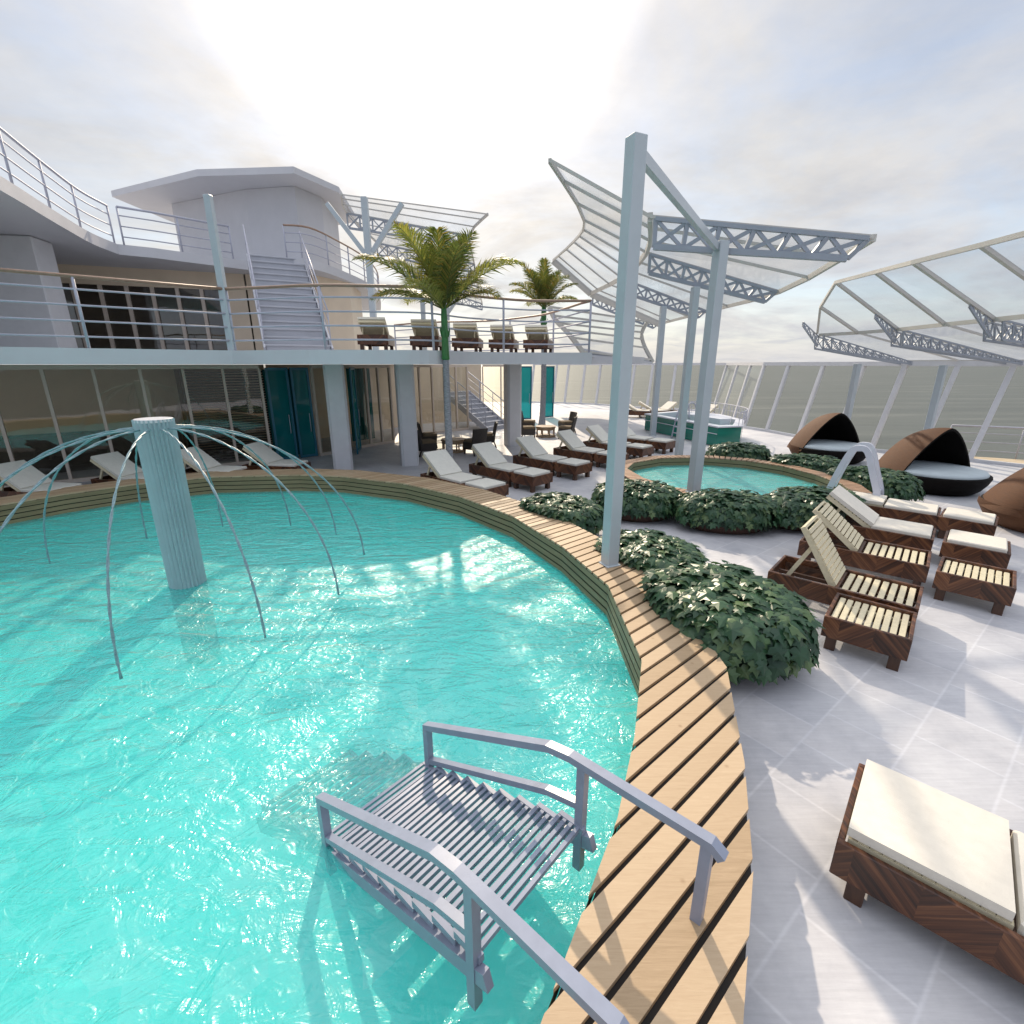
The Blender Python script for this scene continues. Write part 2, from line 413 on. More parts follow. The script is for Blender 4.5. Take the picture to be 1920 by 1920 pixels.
def basin_mat():
    # turquoise plaster with random mottling; voronoi patches paint rippled light into it
    m, nt, out = new_mat('turquoise_ripple_light'); L = nt.links.new
    p = N(nt, 'ShaderNodeBsdfPrincipled', i_Roughness=.6)
    tc = N(nt, 'ShaderNodeTexCoord')
    v = N(nt, 'ShaderNodeTexVoronoi', i_Scale=3.2); L(tc.outputs['Object'], v.inputs['Vector'])
    v2 = N(nt, 'ShaderNodeTexNoise', i_Scale=1.4, i_Detail=6, i_Roughness=.65); L(tc.outputs['Object'], v2.inputs['Vector'])
    sp = N(nt, 'ShaderNodeSeparateColor'); L(v.outputs['Color'], sp.inputs[0])
    ad = N(nt, 'ShaderNodeMath', operation='MULTIPLY_ADD'); L(sp.outputs[0], ad.inputs[0]); ad.inputs[1].default_value = .45
    s = N(nt, 'ShaderNodeMath', operation='MULTIPLY'); L(v2.outputs[0], s.inputs[0]); s.inputs[1].default_value = .55; L(s.outputs[0], ad.inputs[2])
    L(ramp(nt, [(.2,(.05,.82,.76)),(.5,(.13,.93,.88)),(.8,(.45,.96,.94))], ad.outputs[0]), p.inputs['Base Color'])
    L(p.outputs[0], out.inputs[0])
    return m
M['basin'] = basin_mat()

def water_mat(name, tint, body, scatter=.28):
    m, nt, out = new_mat(name); L = nt.links.new
    tc = N(nt, 'ShaderNodeTexCoord')
    mp = N(nt, 'ShaderNodeMapping'); mp.inputs['Rotation'].default_value = (0,0,R(-16)); mp.inputs['Scale'].default_value = (1.7,4.6,1); L(tc.outputs['Object'], mp.inputs[0])
    n1 = N(nt, 'ShaderNodeTexNoise', i_Scale=1.0, i_Detail=4, i_Roughness=.5, i_Distortion=.8); L(mp.outputs[0], n1.inputs['Vector'])
    n2 = N(nt, 'ShaderNodeTexNoise', i_Scale=4.2, i_Detail=3, i_Roughness=.55, i_Distortion=1.6); L(tc.outputs['Object'], n2.inputs['Vector'])
    c2 = N(nt, 'ShaderNodeMath', operation='SUBTRACT'); L(n2.outputs[0], c2.inputs[0]); c2.inputs[1].default_value = .5
    ab = N(nt, 'ShaderNodeMath', operation='ABSOLUTE'); L(c2.outputs[0], ab.inputs[0])
    h = N(nt, 'ShaderNodeMath', operation='MULTIPLY_ADD'); L(ab.outputs[0], h.inputs[0]); h.inputs[1].default_value = -.55; L(n1.outputs[0], h.inputs[2])
    b = N(nt, 'ShaderNodeBump', i_Strength=.52, i_Distance=.15); L(h.outputs[0], b.inputs['Height'])
    t = N(nt, 'ShaderNodeBsdfTransparent'); t.inputs[0].default_value = (*tint,1)
    rf = N(nt, 'ShaderNodeBsdfRefraction', i_Roughness=.0, i_IOR=1.33); rf.inputs['Color'].default_value = (*tint,1); L(b.outputs[0], rf.inputs['Normal'])
    d = N(nt, 'ShaderNodeBsdfDiffuse'); d.inputs[0].default_value = (*body,1)
    g1 = N(nt, 'ShaderNodeBsdfGlossy', i_Roughness=.11); L(b.outputs[0], g1.inputs['Normal'])
    g2 = N(nt, 'ShaderNodeBsdfGlossy', i_Roughness=.36); L(b.outputs[0], g2.inputs['Normal'])   # ripples too fine to see
    g = N(nt, 'ShaderNodeMixShader'); g.inputs[0].default_value = .55; L(g1.outputs[0], g.inputs[1]); L(g2.outputs[0], g.inputs[2])
    f = N(nt, 'ShaderNodeFresnel'); f.inputs[0].default_value = 1.55; L(b.outputs[0], f.inputs['Normal'])
    a = N(nt, 'ShaderNodeMixShader'); a.inputs[0].default_value = .3; L(t.outputs[0], a.inputs[1]); L(rf.outputs[0], a.inputs[2])
    a2 = N(nt, 'ShaderNodeMixShader'); a2.inputs[0].default_value = scatter; L(a.outputs[0], a2.inputs[1]); L(d.outputs[0], a2.inputs[2])
    mx = N(nt, 'ShaderNodeMixShader'); L(f.outputs[0], mx.inputs[0]); L(a2.outputs[0], mx.inputs[1]); L(g.outputs[0], mx.inputs[2])
    L(mx.outputs[0], out.inputs[0])
    return m
M['water'] = water_mat('pool_water_surface', (.97,1,1), (.13,.95,.88))
def sea_mat():
    m, nt, out = new_mat('open_sea'); L = nt.links.new
    p = N(nt, 'ShaderNodeBsdfPrincipled', i_Roughness=.45); p.inputs['Specular IOR Level'].default_value = .18
    tc = N(nt, 'ShaderNodeTexCoord'); mp = N(nt, 'ShaderNodeMapping'); mp.inputs['Scale'].default_value = (.008,.05,1); mp.inputs['Rotation'].default_value = (0,0,R(-20)); L(tc.outputs['Object'], mp.inputs[0])
    n = N(nt, 'ShaderNodeTexNoise', i_Scale=1, i_Detail=9, i_Roughness=.62); L(mp.outputs[0], n.inputs['Vector'])
    L(ramp(nt, [(.3,(.072,.080,.070)),(.56,(.098,.106,.092)),(.67,(.15,.155,.135)),(.75,(.34,.33,.29))], n.outputs[0]), p.inputs['Base Color'])
    b = N(nt, 'ShaderNodeBump', i_Strength=.5, i_Distance=2.0); L(n.outputs[0], b.inputs['Height']); L(b.outputs[0], p.inputs['Normal'])
    L(p.outputs[0], out.inputs[0])
    return m
M['sea'] = sea_mat()
# ------------------------------------------------------------------ camera, sky, sun
cam = bpy.data.cameras.new('camera'); co = bpy.data.objects.new('camera', cam); col.objects.link(co)
co.location = (0,0,3); co.rotation_euler = (R(90-16.95),0,0)
cam.sensor_width = 36; cam.lens = 36*908.6/1920; cam.clip_end = 30000; cam.clip_start = .05
scene.camera = co
SUN_EL, SUN_AZ = 33.0, -8.0           # azimuth measured from +Y towards +X
w = bpy.data.worlds.new('World'); scene.world = w; w.use_nodes = True
nt = w.node_tree; nt.nodes.clear(); L = nt.links.new
wo = nt.nodes.new('ShaderNodeOutputWorld'); bg = nt.nodes.new('ShaderNodeBackground')
sky = nt.nodes.new('ShaderNodeTexSky'); sky.sky_type = 'NISHITA'; sky.sun_disc = False
sky.sun_elevation = R(SUN_EL); sky.sun_rotation = R(SUN_AZ); sky.dust_density = .6; sky.ozone_density = 1.2; sky.altitude = 0
tc = nt.nodes.new('ShaderNodeTexCoord')
sp = nt.nodes.new('ShaderNodeSeparateXYZ'); L(tc.outputs['Generated'], sp.inputs[0])
zz = N(nt,'ShaderNodeMath',operation='MAXIMUM'); L(sp.outputs[2], zz.inputs[0]); zz.inputs[1].default_value = 0
za = N(nt,'ShaderNodeMath',operation='ADD'); L(zz.outputs[0], za.inputs[0]); za.inputs[1].default_value = .16
dx = N(nt,'ShaderNodeMath',operation='DIVIDE'); L(sp.outputs[0],dx.inputs[0]); L(za.outputs[0],dx.inputs[1])
dy = N(nt,'ShaderNodeMath',operation='DIVIDE'); L(sp.outputs[1],dy.inputs[0]); L(za.outputs[0],dy.inputs[1])
cv = N(nt,'ShaderNodeCombineXYZ'); L(dx.outputs[0],cv.inputs[0]); L(dy.outputs[0],cv.inputs[1])
cn = N(nt,'ShaderNodeTexNoise',i_Scale=1.15,i_Detail=9,i_Roughness=.6,i_Distortion=.5); L(cv.outputs[0],cn.inputs['Vector'])
cf = ramp(nt,[(.34,(.55,)*3),(.58,(.97,)*3)],cn.outputs[0])
cn2 = N(nt,'ShaderNodeTexNoise',i_Scale=2.6,i_Detail=8,i_Roughness=.6); L(cv.outputs[0],cn2.inputs['Vector'])
hz = N(nt,'ShaderNodeMapRange'); hz.inputs[1].default_value=.02; hz.inputs[2].default_value=.20; hz.inputs[3].default_value=.93; hz.inputs[4].default_value=0; L(zz.outputs[0],hz.inputs[0])
hm = N(nt,'ShaderNodeMath',operation='MAXIMUM'); L(cf,hm.inputs[0]); L(hz.outputs[0],hm.inputs[1])
# cloud deck: brighter and warmer round the sun, greyer away from it
sd = (math.sin(R(SUN_AZ))*math.cos(R(SUN_EL)), math.cos(R(SUN_AZ))*math.cos(R(SUN_EL)), math.sin(R(SUN_EL)))
dt = N(nt,'ShaderNodeVectorMath',operation='DOT_PRODUCT'); L(tc.outputs['Generated'],dt.inputs[0]); dt.inputs[1].default_value = sd
mr_ = N(nt,'ShaderNodeMapRange'); mr_.inputs[1].default_value=-1; mr_.inputs[2].default_value=1; L(dt.outputs['Value'],mr_.inputs[0])
cc = ramp(nt,[(.0,(4.4,4.7,5.5)),(.30,(4.2,4.45,5.1)),(.62,(4.2,4.3,4.6)),(.84,(4.6,4.6,4.7)),(.94,(5.0,4.8,4.5)),(.972,(6.0,5.65,5.2)),(.988,(10,9.2,8.2)),(1,(28,25.5,22))],mr_.outputs[0])
sh = ramp(nt,[(.32,(.86,.88,.93)),(.62,(1.07,1.06,1.05))],cn2.outputs[0])
cm = N(nt,'ShaderNodeMix',data_type='RGBA',blend_type='MULTIPLY'); cm.inputs[0].default_value=1; L(cc,cm.inputs[6]); L(sh,cm.inputs[7])
# cloud overhead, out of view, brightened to add fill light on the deck
zen = N(nt,'ShaderNodeMapRange',interpolation_type='SMOOTHSTEP'); zen.inputs[1].default_value=.52; zen.inputs[2].default_value=.85; zen.inputs[3].default_value=1; zen.inputs[4].default_value=2.5; L(zz.outputs[0],zen.inputs[0])
cz = N(nt,'ShaderNodeVectorMath',operation='SCALE'); L(cm.outputs[2],cz.inputs[0]); L(zen.outputs[0],cz.inputs['Scale'])
mx = N(nt,'ShaderNodeMix',data_type='RGBA'); L(hm.outputs[0],mx.inputs[0]); L(sky.outputs[0],mx.inputs[6]); L(cz.outputs[0],mx.inputs[7])
L(mx.outputs[2],bg.inputs[0]); bg.inputs[1].default_value = .13; L(bg.outputs[0],wo.inputs[0])
sl = bpy.data.lights.new('sun','SUN'); sl.energy = 3.7; sl.angle = R(.8); sl.color = (1,.84,.64)
so = bpy.data.objects.new('sun',sl); col.objects.link(so); so.location = (-8,40,25)
so.rotation_euler = Vector(sd).to_track_quat('Z','Y').to_euler()
scene.view_settings.view_transform = 'Standard'; scene.view_settings.look = 'None'
scene.view_settings.exposure = 0.24; scene.view_settings.gamma = 1
scene.render.resolution_x = scene.render.resolution_y = 1024

# ------------------------------------------------------------------ sea, deck, pools
m = MB(); m.quad((-16000,-3000,-16),(16000,-3000,-16),(16000,16000,-16),(-16000,16000,-16))
tag(m.build('sea', M['sea']), kind='structure')

SCREEN = [(14.77,15.46),(13.90,16.40),(12.94,17.37),(12.65,19.0),(12.25,20.8),(11.88,22.74),(11.42,24.03),(11.8,26.2),(12.2,28.6),(12.6,31.0),(12.4,33.2),
          (11.0,34.4),(9.6,35.2),(8.5,35.9),(7.5,37.2),(6.5,38.4),(5.4,39.0),(4.2,39.6),(3.3,40.0),(1.5,40.6)]
P1IN = [(-10.7,5.3),(-10.35,7.2),(-9.73,8.85),(-9.22,9.65),(-8.42,10.48),(-7.11,11.25),(-5.13,11.45),(-4.06,11.29),(-2.38,10.53),(-1.08,9.48),(0,8.14),(.74,6.63),(1.16,5.33),(1.17,3.79),
        (.88,2.86),(.62,2.2),(.05,1.15),(-.9,.1),(-2.2,-.8),(-4.5,-1.6),(-7,-1),(-9,.6),(-10.2,2.8)]
P2IN = [(2.95,12.2),(3.32,13.0),(4.27,13.68),(5.52,13.78),(6.52,13.3),(7.12,12.5),(7.36,11.5),(7.36,10.5),(7.15,9.9),(6.4,9.35),(5.3,9.3),(4.3,9.6),(3.55,10.2),(3.1,11.1)]
RIM = .45; WATER = .05
def clip(poly, nx, ny, d):
    # part of a convex polygon with nx*x+ny*y >= d
    out=[]
    for i in range(len(poly)):
        p,q=poly[i],poly[(i+1)%len(poly)]
        a,b=nx*p[0]+ny*p[1]-d, nx*q[0]+ny*q[1]-d
        if a>=0: out.append(p)
        if a*b<0:
            t=a/(a-b); out.append((p[0]+(q[0]-p[0])*t,p[1]+(q[1]-p[1])*t))
    return out
def pool(name, label, inn, width, rows, plank, depth, WATER, boards=False):
    t = thing(name, label, 'pool')
    out = offset_poly(inn, width)
    n = len(inn)
    # coping: one plank after another laid across the rim, gaps between them
    A = [Vector((x,y)) for x,y in inn]; B = [Vector((x,y)) for x,y in out]
    m = MB(); g = MB()
    random.seed(3)
    if boards:
        # long boards all laid the same way, trimmed by the curve of the rim
        nx,ny=-math.sin(PLANK_ANG),math.cos(PLANK_ANG)
        for i in range(n):
            j=(i+1)%n; q=[inn[i],inn[j],out[j],out[i]]
            dd=[nx*x+ny*y for x,y in q]
            for k in range(math.floor(min(dd)/PLANK_PITCH),math.ceil(max(dd)/PLANK_PITCH)+1):
                c=clip(clip(q,nx,ny,k*PLANK_PITCH+.016),-nx,-ny,-((k+1)*PLANK_PITCH-.016))
                if len(c)<3: continue
                z1=RIM+.0012*math.sin(k*12.9); L_=len(c)
                m.add([(x,y,RIM-.028) for x,y in c]+[(x,y,z1) for x,y in c],[tuple(range(L_,2*L_))]+[(u,(u+1)%L_,L_+(u+1)%L_,L_+u) for u in range(L_)])
    else:
      for i in range(n):
          a0,a1,b0,b1 = A[i],A[(i+1)%n],B[i],B[(i+1)%n]
          k = max(2, round(((a1-a0).length+(b1-b0).length)/2/plank))
          for j in range(k):
              gp = .10 if not boards else .05
              u0,u1 = (j+gp)/k,(j+1-gp)/k
              p = [a0.lerp(a1,u0),a0.lerp(a1,u1),b0.lerp(b1,u1),b0.lerp(b1,u0)]
              dz = random.uniform(-.0015,.0015)
              z1 = RIM+dz; z0 = RIM-.028
              c = sum(p,Vector((0,0)))/4
              q = [x.lerp(c,.018) for x in p]
              m.add([(x.x,x.y,z0) for x in p]+[(x.x,x.y,z1-.004) for x in p]+[(x.x,x.y,z1) for x in q],
                    [(0,1,5,4),(1,2,6,5),(2,3,7,6),(3,0,4,7),(4,5,9,8),(5,6,10,9),(6,7,11,10),(7,4,8,11),(8,9,10,11)])
    m.build('coping', M['ply_long'] if boards else M['ply_brown'], t)
    ib = offset_poly(inn,.02); ob = offset_poly(inn,width-.006)
    for i in range(n):
        j=(i+1)%n
        g.quad((*ib[i],RIM-.03),(*ib[j],RIM-.03),(*ob[j],RIM-.03),(*ob[i],RIM-.03))
    g.build('coping_bed', M['gap'], t)
    # inner face: horizontal boards with shadow gaps, backed by a dark wall
    h = (RIM-.03-WATER+.03)/rows
    m = MB(); g = MB()
    for r in range(rows):
        z1 = RIM-.034-r*h; z0 = z1-h+.019
        for i in range(n):
            j=(i+1)%n
            m.quad((*inn[i],z1),(*inn[j],z1),(*inn[j],z0),(*inn[i],z0))
    m.build('inner_boards', M['clad'], t)
    for i in range(n):
        j=(i+1)%n
        g.quad((*ib[i],RIM-.03),(*ib[j],RIM-.03),(*ib[j],WATER-.06),(*ib[i],WATER-.06))
    g.build('board_backing', M['gap'], t)
    s = MB()
    for r in range(3):
        z1 = RIM-.034-r*.14; z0 = z1-.128
        for i in range(n):
            j=(i+1)%n; s.quad((*ob[i],z0),(*ob[j],z0),(*ob[j],z1),(*ob[i],z1))
    s.build('outer_boards', M['clad'], t)
    # basin
    b = MB(); tri = tess([ib])
    b.add([(x,y,-depth) for x,y in ib], [tuple(q) for q in tri])
    for i in range(n):
        j=(i+1)%n; b.quad((*ib[i],-depth),(*ib[j],-depth),(*ib[j],WATER-.05),(*ib[i],WATER-.05))
    b.build('basin', M['basin'], t)
    wm = MB(); wm.add([(x,y,WATER) for x,y in ib], [tuple(q) for q in tri])
    tag(wm.build('pool_water', M['water']), kind='structure')
    return ib, ob
IB1, OB1 = pool('swimming_pool','large turquoise pool with plank coping around the fountain',P1IN,.72,4,.19,1.15,.05,True)
IB2, OB2 = pool('plunge_pool','small round turquoise pool ringed by ivy planters',P2IN,.36,2,.15,.9,.22)

deck_out = [(x,y) for x,y in SCREEN]
deck_out = [(19.5,-8),(19.5,9.6),(17.6,12.0),(16.1,13.9)] + deck_out + [(-4,41.5),(-22,41.5),(-22,-8)]
def flat(name, loops, z, mat):
    pts = [p for l in loops for p in l]
    tri = tess(loops)
    m = MB(); m.add([(x,y,z) for x,y in pts], [tuple(t) for t in tri]); return m.build(name, mat)
D = flat('deck', [deck_out, offset_poly(P1IN,.35), offset_poly(P2IN,.2)], 0, M['deck']); tag(D, kind='structure')
# outer promenade one step below, beyond the glass
pr = [(19.5,-8),(19.5,9.6),(17.6,12.0),(16.1,13.9)]+SCREEN[:3]
pro = [(23,-8),(23,11),(21,14),(19.5,16.2),(18.6,16.8),(17.4,17.5),(16.2,18.0)]
m = MB()
for i in range(len(pr)-1):
    m.quad((*pr[i],-.25),(*pro[i],-.25),(*pro[i+1],-.25),(*pr[i+1],-.25))
    m.quad((*pr[i],-.25),(*pr[i+1],-.25),(*pr[i+1],-.004),(*pr[i],-.004))
    m.quad((*pro[i],-16),(*pro[i],-.25),(*pro[i+1],-.25),(*pro[i+1],-16))
tag(m.build('promenade', M['promenade']), kind='structure')
m = MB(); pts = SCREEN[2:]+[(-4,41.5),(-22,41.5)]
for i in range(len(pts)-1): m.quad((*pts[i],-16),(*pts[i],0),(*pts[i+1],0),(*pts[i+1],-16))
tag(m.build('hull', M['white_paint']), kind='structure')

# ------------------------------------------------------------------ railings
def railing(name, label, path, z, h, bars, step, wood_top=True, r=.022, group=None, hand_r=.035, closed=False):
    P = [Vector((p[0],p[1],z)) for p in path]
    t = thing(name, label, 'railing', group=group)
    m = MB(); m.tube([p+Vector((0,0,h)) for p in P], hand_r, 8); m.build('handrail', M['teak'] if wood_top else M['rail_steel'], t)
    for i in range(bars):
        zz = h*(i+.75)/(bars+.55)
        m = MB(); m.tube([p+Vector((0,0,zz)) for p in P], r, 6); m.build('rail', M['rail_steel'], t)
    for p in resample(P, step):
        m = MB(); m.tube([p, p+Vector((0,0,h))], r*1.35, 8); m.build('rail_post', M['rail_steel'], t)
    return t

# ------------------------------------------------------------------ upper terrace (slab at eye level)
K = 1.3
LEFT = [(-15.0,5.1),(-9.53,9.95),(-6.77,12.32)]
FRONT = spline([(-6.77,12.32),(-5.56,12.02),(-4.47,11.75),(-3.12,11.83),(-1.98,12.15),(-1.15,13.35),(.44,14.45),(2.28,14.5)],5)
BACK = spline([(2.28,14.5),(1.36,18.2),(.43,19.8),(-.87,21.2),(-3.4,21.9),(-5.2,23.4)],4)
FR = [(p[0],p[1]) for p in FRONT]; BK = [(p[0],p[1]) for p in BACK]
terr = LEFT[:-1]+FR+BK[1:]+[(-7,27),(-9,30),(-22,30),(-22,5.1)]
Z0, Z1 = 3.0, 3.32
m = MB(); m.prism(terr, Z0, Z1); tag(m.build('upper_terrace', M['slab']), 'long white upper terrace with a curved plain fascia', 'terrace')
m = MB(); m.prism([(2.62,19.7),(4.75,20.4),(5.9,22.6),(6.3,25.5),(6.1,29.5),(4.4,33),(2.2,33.5),(2.6,27),(3.0,23)], Z0+.02, Z1-.02)
tag(m.build('side_terrace', M['slab']), 'short white terrace behind the pool post under the curved ribs', 'terrace')
railing('terrace_railing','white railing with wood handrail along the left terrace edge',[(x+.05,y+.10) for x,y in LEFT],Z1,1.37,4,2.55)
railing('terrace_railing','white railing with wood handrail on the curved front edge of the terrace',[(x,y+.10) for x,y in FR[:-1]]+[(2.2,14.6)],Z1,1.37,4,2.75)
railing('terrace_railing','rear railing with thin wood handrail behind the terrace loungers',[(2.2,14.62)]+[(x-.1,y-.05) for x,y in BK[1:]],Z1,1.37,4,3.4)

# columns
ci = 0
for (x,y,s,lab) in [(-5.02,14.2,.55,'white square column nearest the big pool'),(-3.2,14.95,.52,'white square column beside the teal door, second from the pool'),(.02,18.75,.56,'white square column right of the lower stairs')]:
    t = thing('column', lab, 'column', (x,y,0), R(20), 'columns under the terrace')
    m = MB(); c=.07; s2=s/2
    m.prism([(-s2+c,-s2),(s2-c,-s2),(s2,-s2+c),(s2,s2-c),(s2-c,s2),(-s2+c,s2),(-s2,s2-c),(-s2,-s2+c)],0,2.998); m.build('shaft', M['white_paint'], t)

# ------------------------------------------------------------------ glazed ground floor
def facade(name, label, path, step, h, width=.07, kick=.10, cat='glass wall'):
    t = thing(name, label, cat)
    g = MB()
    for a,b in zip(path,path[1:]): g.quad((*a,kick),(*b,kick),(*b,h),(*a,h))
    g.build('pane', M['glass_facade'], t)
    k = MB(); k.ribbon([(x,y,kick/2) for x,y in path],.12,kick); k.build('sill', M['tan_mullion'], t)
    k = MB(); k.ribbon([(x,y,h-.06) for x,y in path],.10,.11); k.build('head', M['tan_mullion'], t)
    for a,b in zip(path,path[1:]):
        d=(Vector(b)-Vector(a)); n=max(1,round(d.length/step)); ang=math.atan2(d.y,d.x)
        for i in range(n+1):
            p=Vector(a)+d*i/n
            if i==n and b!=path[-1]: continue
            q=MB(); w2=width/2; cs,sn=math.cos(ang),math.sin(ang)
            q.prism([(p.x+cs*u-sn*v,p.y+sn*u+cs*v) for u,v in ((-w2,-.05),(w2,-.05),(w2,.05),(-w2,.05))],kick,h-.115)
            q.build('mullion', M['tan_mullion'], t)
    return t
FA = [(-15.6,9.6),(-7.75,15.45)]
facade('glass_wall','dark glass wall with tan mullions behind the fountain pool',FA,.98,2.99)
facade('glass_wall','glass wall with tan mullions between teal door and second column',[(-6.55,16.45),(-5.72,18.0),(-4.75,19.45)],.62,2.99)
facade('glass_wall','dark glass wall with tan mullions behind the wicker chairs left of the lower stairs',[(-4.55,20.3),(-4.0,21.6),(-2.1,23.4)],.62,2.99)
facade('glass_wall','far glass wall seen through the lower stairs',[(-1.6,27.4),(.38,27.7)],.9,2.99)
def leaf_door(name, label, a, b, h=2.9):
    # teal glazed door leaf between two plan points
    t = thing(name, label, 'door', group='teal glass doors')
    a,b=Vector((*a,0)),Vector((*b,0)); u=(b-a).normalized()
    g=MB(); g.quad(a+Vector((0,0,.08)),b+Vector((0,0,.08)),b+Vector((0,0,h-.08)),a+Vector((0,0,h-.08))); g.build('pane',M['glass_teal'],t)
    f=MB(); z=Vector((0,0,1))
    f.bar(a+z*.02+u*.035,a+z*h+u*.035,.07,.05,u.cross(z)); f.bar(b+z*.02-u*.035,b+z*h-u*.035,.07,.05,u.cross(z))
    f.bar(a+z*.06+u*.071,b+z*.06-u*.071,.045,.08); f.bar(a+z*(h-.04)+u*.071,b+z*(h-.04)-u*.071,.045,.08)
    fr=f.build('frame',M['teal_frame'],t)
    hd=MB(); nrm=u.cross(z); p=b-u*.14+nrm*.05
    hd.tube([p+z*.85,p+z*1.45],.014,6); hd.build('handle',M['rail_steel'],fr)
    return t
leaf_door('glass_door','teal glass door leaf nearest the dark slatted wall',(-7.62,15.55),(-7.10,15.95))
leaf_door('glass_door','teal glass door leaf left of the first column',(-7.05,15.99),(-6.62,16.38))
leaf_door('glass_door','narrow teal glass door leaf standing ajar between the two front columns',(-5.35,16.65),(-5.62,17.95))
leaf_door('glass_door','bright teal glass door right of the third column',(.45,27.75),(1.1,27.9))
leaf_door('glass_door','bright teal glass door at the right end of the building behind the slim palm',(1.75,28.5),(2.44,29.15))
def backing(label,a,b):  # added folded sheet: deepens the teal of the doors, stops light showing through
    m=MB(); n=40; a,b=Vector(a),Vector(b); u=(b-a).normalized(); nn=Vector((-u.y,u.x))
    P=[a.lerp(b,i/n)+nn*.04*math.sin(i*1.9) for i in range(n+1)]
    for p,q in zip(P,P[1:]): m.quad((*p,.06),(*q,.06),(*q,2.85),(*p,2.85),True)
    tag(m.build('backing',M['backing']),label,'backing',)
backing('deep teal curtain added behind the teal doors beside the slat screen',(-7.9,15.95),(-6.95,16.75))
backing('teal curtain added inside the room between the two front columns',(-6.35,19.3),(-5.7,20.2))
# rooms behind the glass
def wall(name,label,a,b,z0,z1,th,mat,cat='wall'):
    a,b=Vector(a),Vector(b); d=(b-a).normalized(); nn=Vector((-d.y,d.x))*th/2
    q=MB(); q.prism([tuple(a-nn),tuple(b-nn),tuple(b+nn),tuple(a+nn)],z0,z1); return tag(q.build(name,mat),label,cat)
wall('back_wall','tan wall deep inside the dark glazed lounge',(-18.2,11.9),(-9.3,18.9),0,2.99,.2,M['tan_wall'])
wall('back_wall','tan wall inside the room behind the middle columns',(-9.2,19.0),(-5.6,24.6),0,2.99,.2,M['tan_wall'])
wall('back_wall','grey-tan wall inside the room behind the wicker chairs',(-5.5,25.6),(-1.7,27.3),0,2.99,.2,M['tan_wall'])
def slat_screen(label,a,b,h):
    t=thing('slat_screen',label,'screen')
    a,b=Vector((*a,0)),Vector((*b,0)); z=Vector((0,0,1))
    q=MB(); q.bar(a+z*.05,a+z*h,.08); q.bar(b+z*.05,b+z*h,.08); q.build('frame',M['dark_panel'],t)
    s=MB(); n=34
    for i in range(n): s.bar(a+z*(.1+(h-.15)*i/n),b+z*(.1+(h-.15)*i/n),.03,.055)
    s.build('slats',M['dark_panel'],t); return t
slat_screen('dark horizontal slat screen behind glass left of the teal door',(-9.8,14.9),(-7.95,16.4),2.9)
wall('partition','dark partition inside the glazed lounge left of the slat screen',(-9.9,15.1),(-12.2,18.2),0,2.95,.12,M['dark_panel'],'partition')
wall('wall_panel','teal panel on the lounge wall far left behind the glass',(-15.4,15.6),(-13.9,16.7),1.7,2.6,.06,M['teal_frame'],'panel')
wall('wall_panel','narrow teal panel on the lounge wall above the fountain top',(-12.6,17.7),(-11.9,18.2),1.2,2.9,.06,M['teal_frame'],'panel')
wall('wall_panel','teal panel inside the room between the two front columns',(-6.9,22.9),(-6.0,24.0),.5,2.8,.06,M['glass_teal'],'panel')
q=MB(); q.prism([(-14.6,12.6),(-10.6,15.6),(-11.1,16.3),(-15.1,13.3)],0,1.05); tag(q.build('bar_counter',M['dark_panel']),'dark bar counter inside the glazed lounge','counter')

# lower stairs behind the wicker chairs
def stairs(name,label,base,rz,width,n,rise,run,mat,rail=True,cat='stairs'):
    t=thing(name,label,cat,base,rz)
    m=MB(); w2=width/2
    for i in range(n):
        m.box(-w2,w2,i*run,(i+1)*run+.02,i*rise,(i+1)*rise-.05)
    m.build('riser',mat,t)
    m=MB()
    for i in range(n): m.cham(-w2-.03,w2+.03,i*run-.03,(i+1)*run+.001,(i+1)*rise-.048,(i+1)*rise,.008)
    m.build('treads',mat,t)
    m=MB()
    for s in (-1,1):
        x=s*(w2+.045)
        m.bar((x,-.1,.05),(x,n*run,n*rise-.05),.05,.26,(0,-rise,run))
    m.build('stringers',mat,t)
    if rail:
        for s in (-1,1):
            x=s*(w2+.03)
            m=MB(); m.tube([(x,0,1.0+rise),(x,n*run,n*rise+1.0)],.022,6)
            for k in (.35,.68): m.tube([(x,0,k+rise),(x,n*run,n*rise+k)],.012,5)
            for k in (0,.33,.66,1): m.tube([(x,k*n*run,k*n*rise+.1),(x,k*n*run,k*n*rise+1.0+rise*(1-k))],.018,6)
            m.build('handrail',M['rail_steel'],t)
    return t
stairs('staircase','lower plaster stairs climbing left between glass wall and third column',(-.75,23.4,0),R(52),1.5,9,.19,.29,M['concrete_stair'])
# upper stairs
stairs('staircase','grey upper stairs rising from terrace to the top deck',(-6.45,15.5,Z1),R(27.5),1.8,14,.247,.365,M['concrete_stair'])
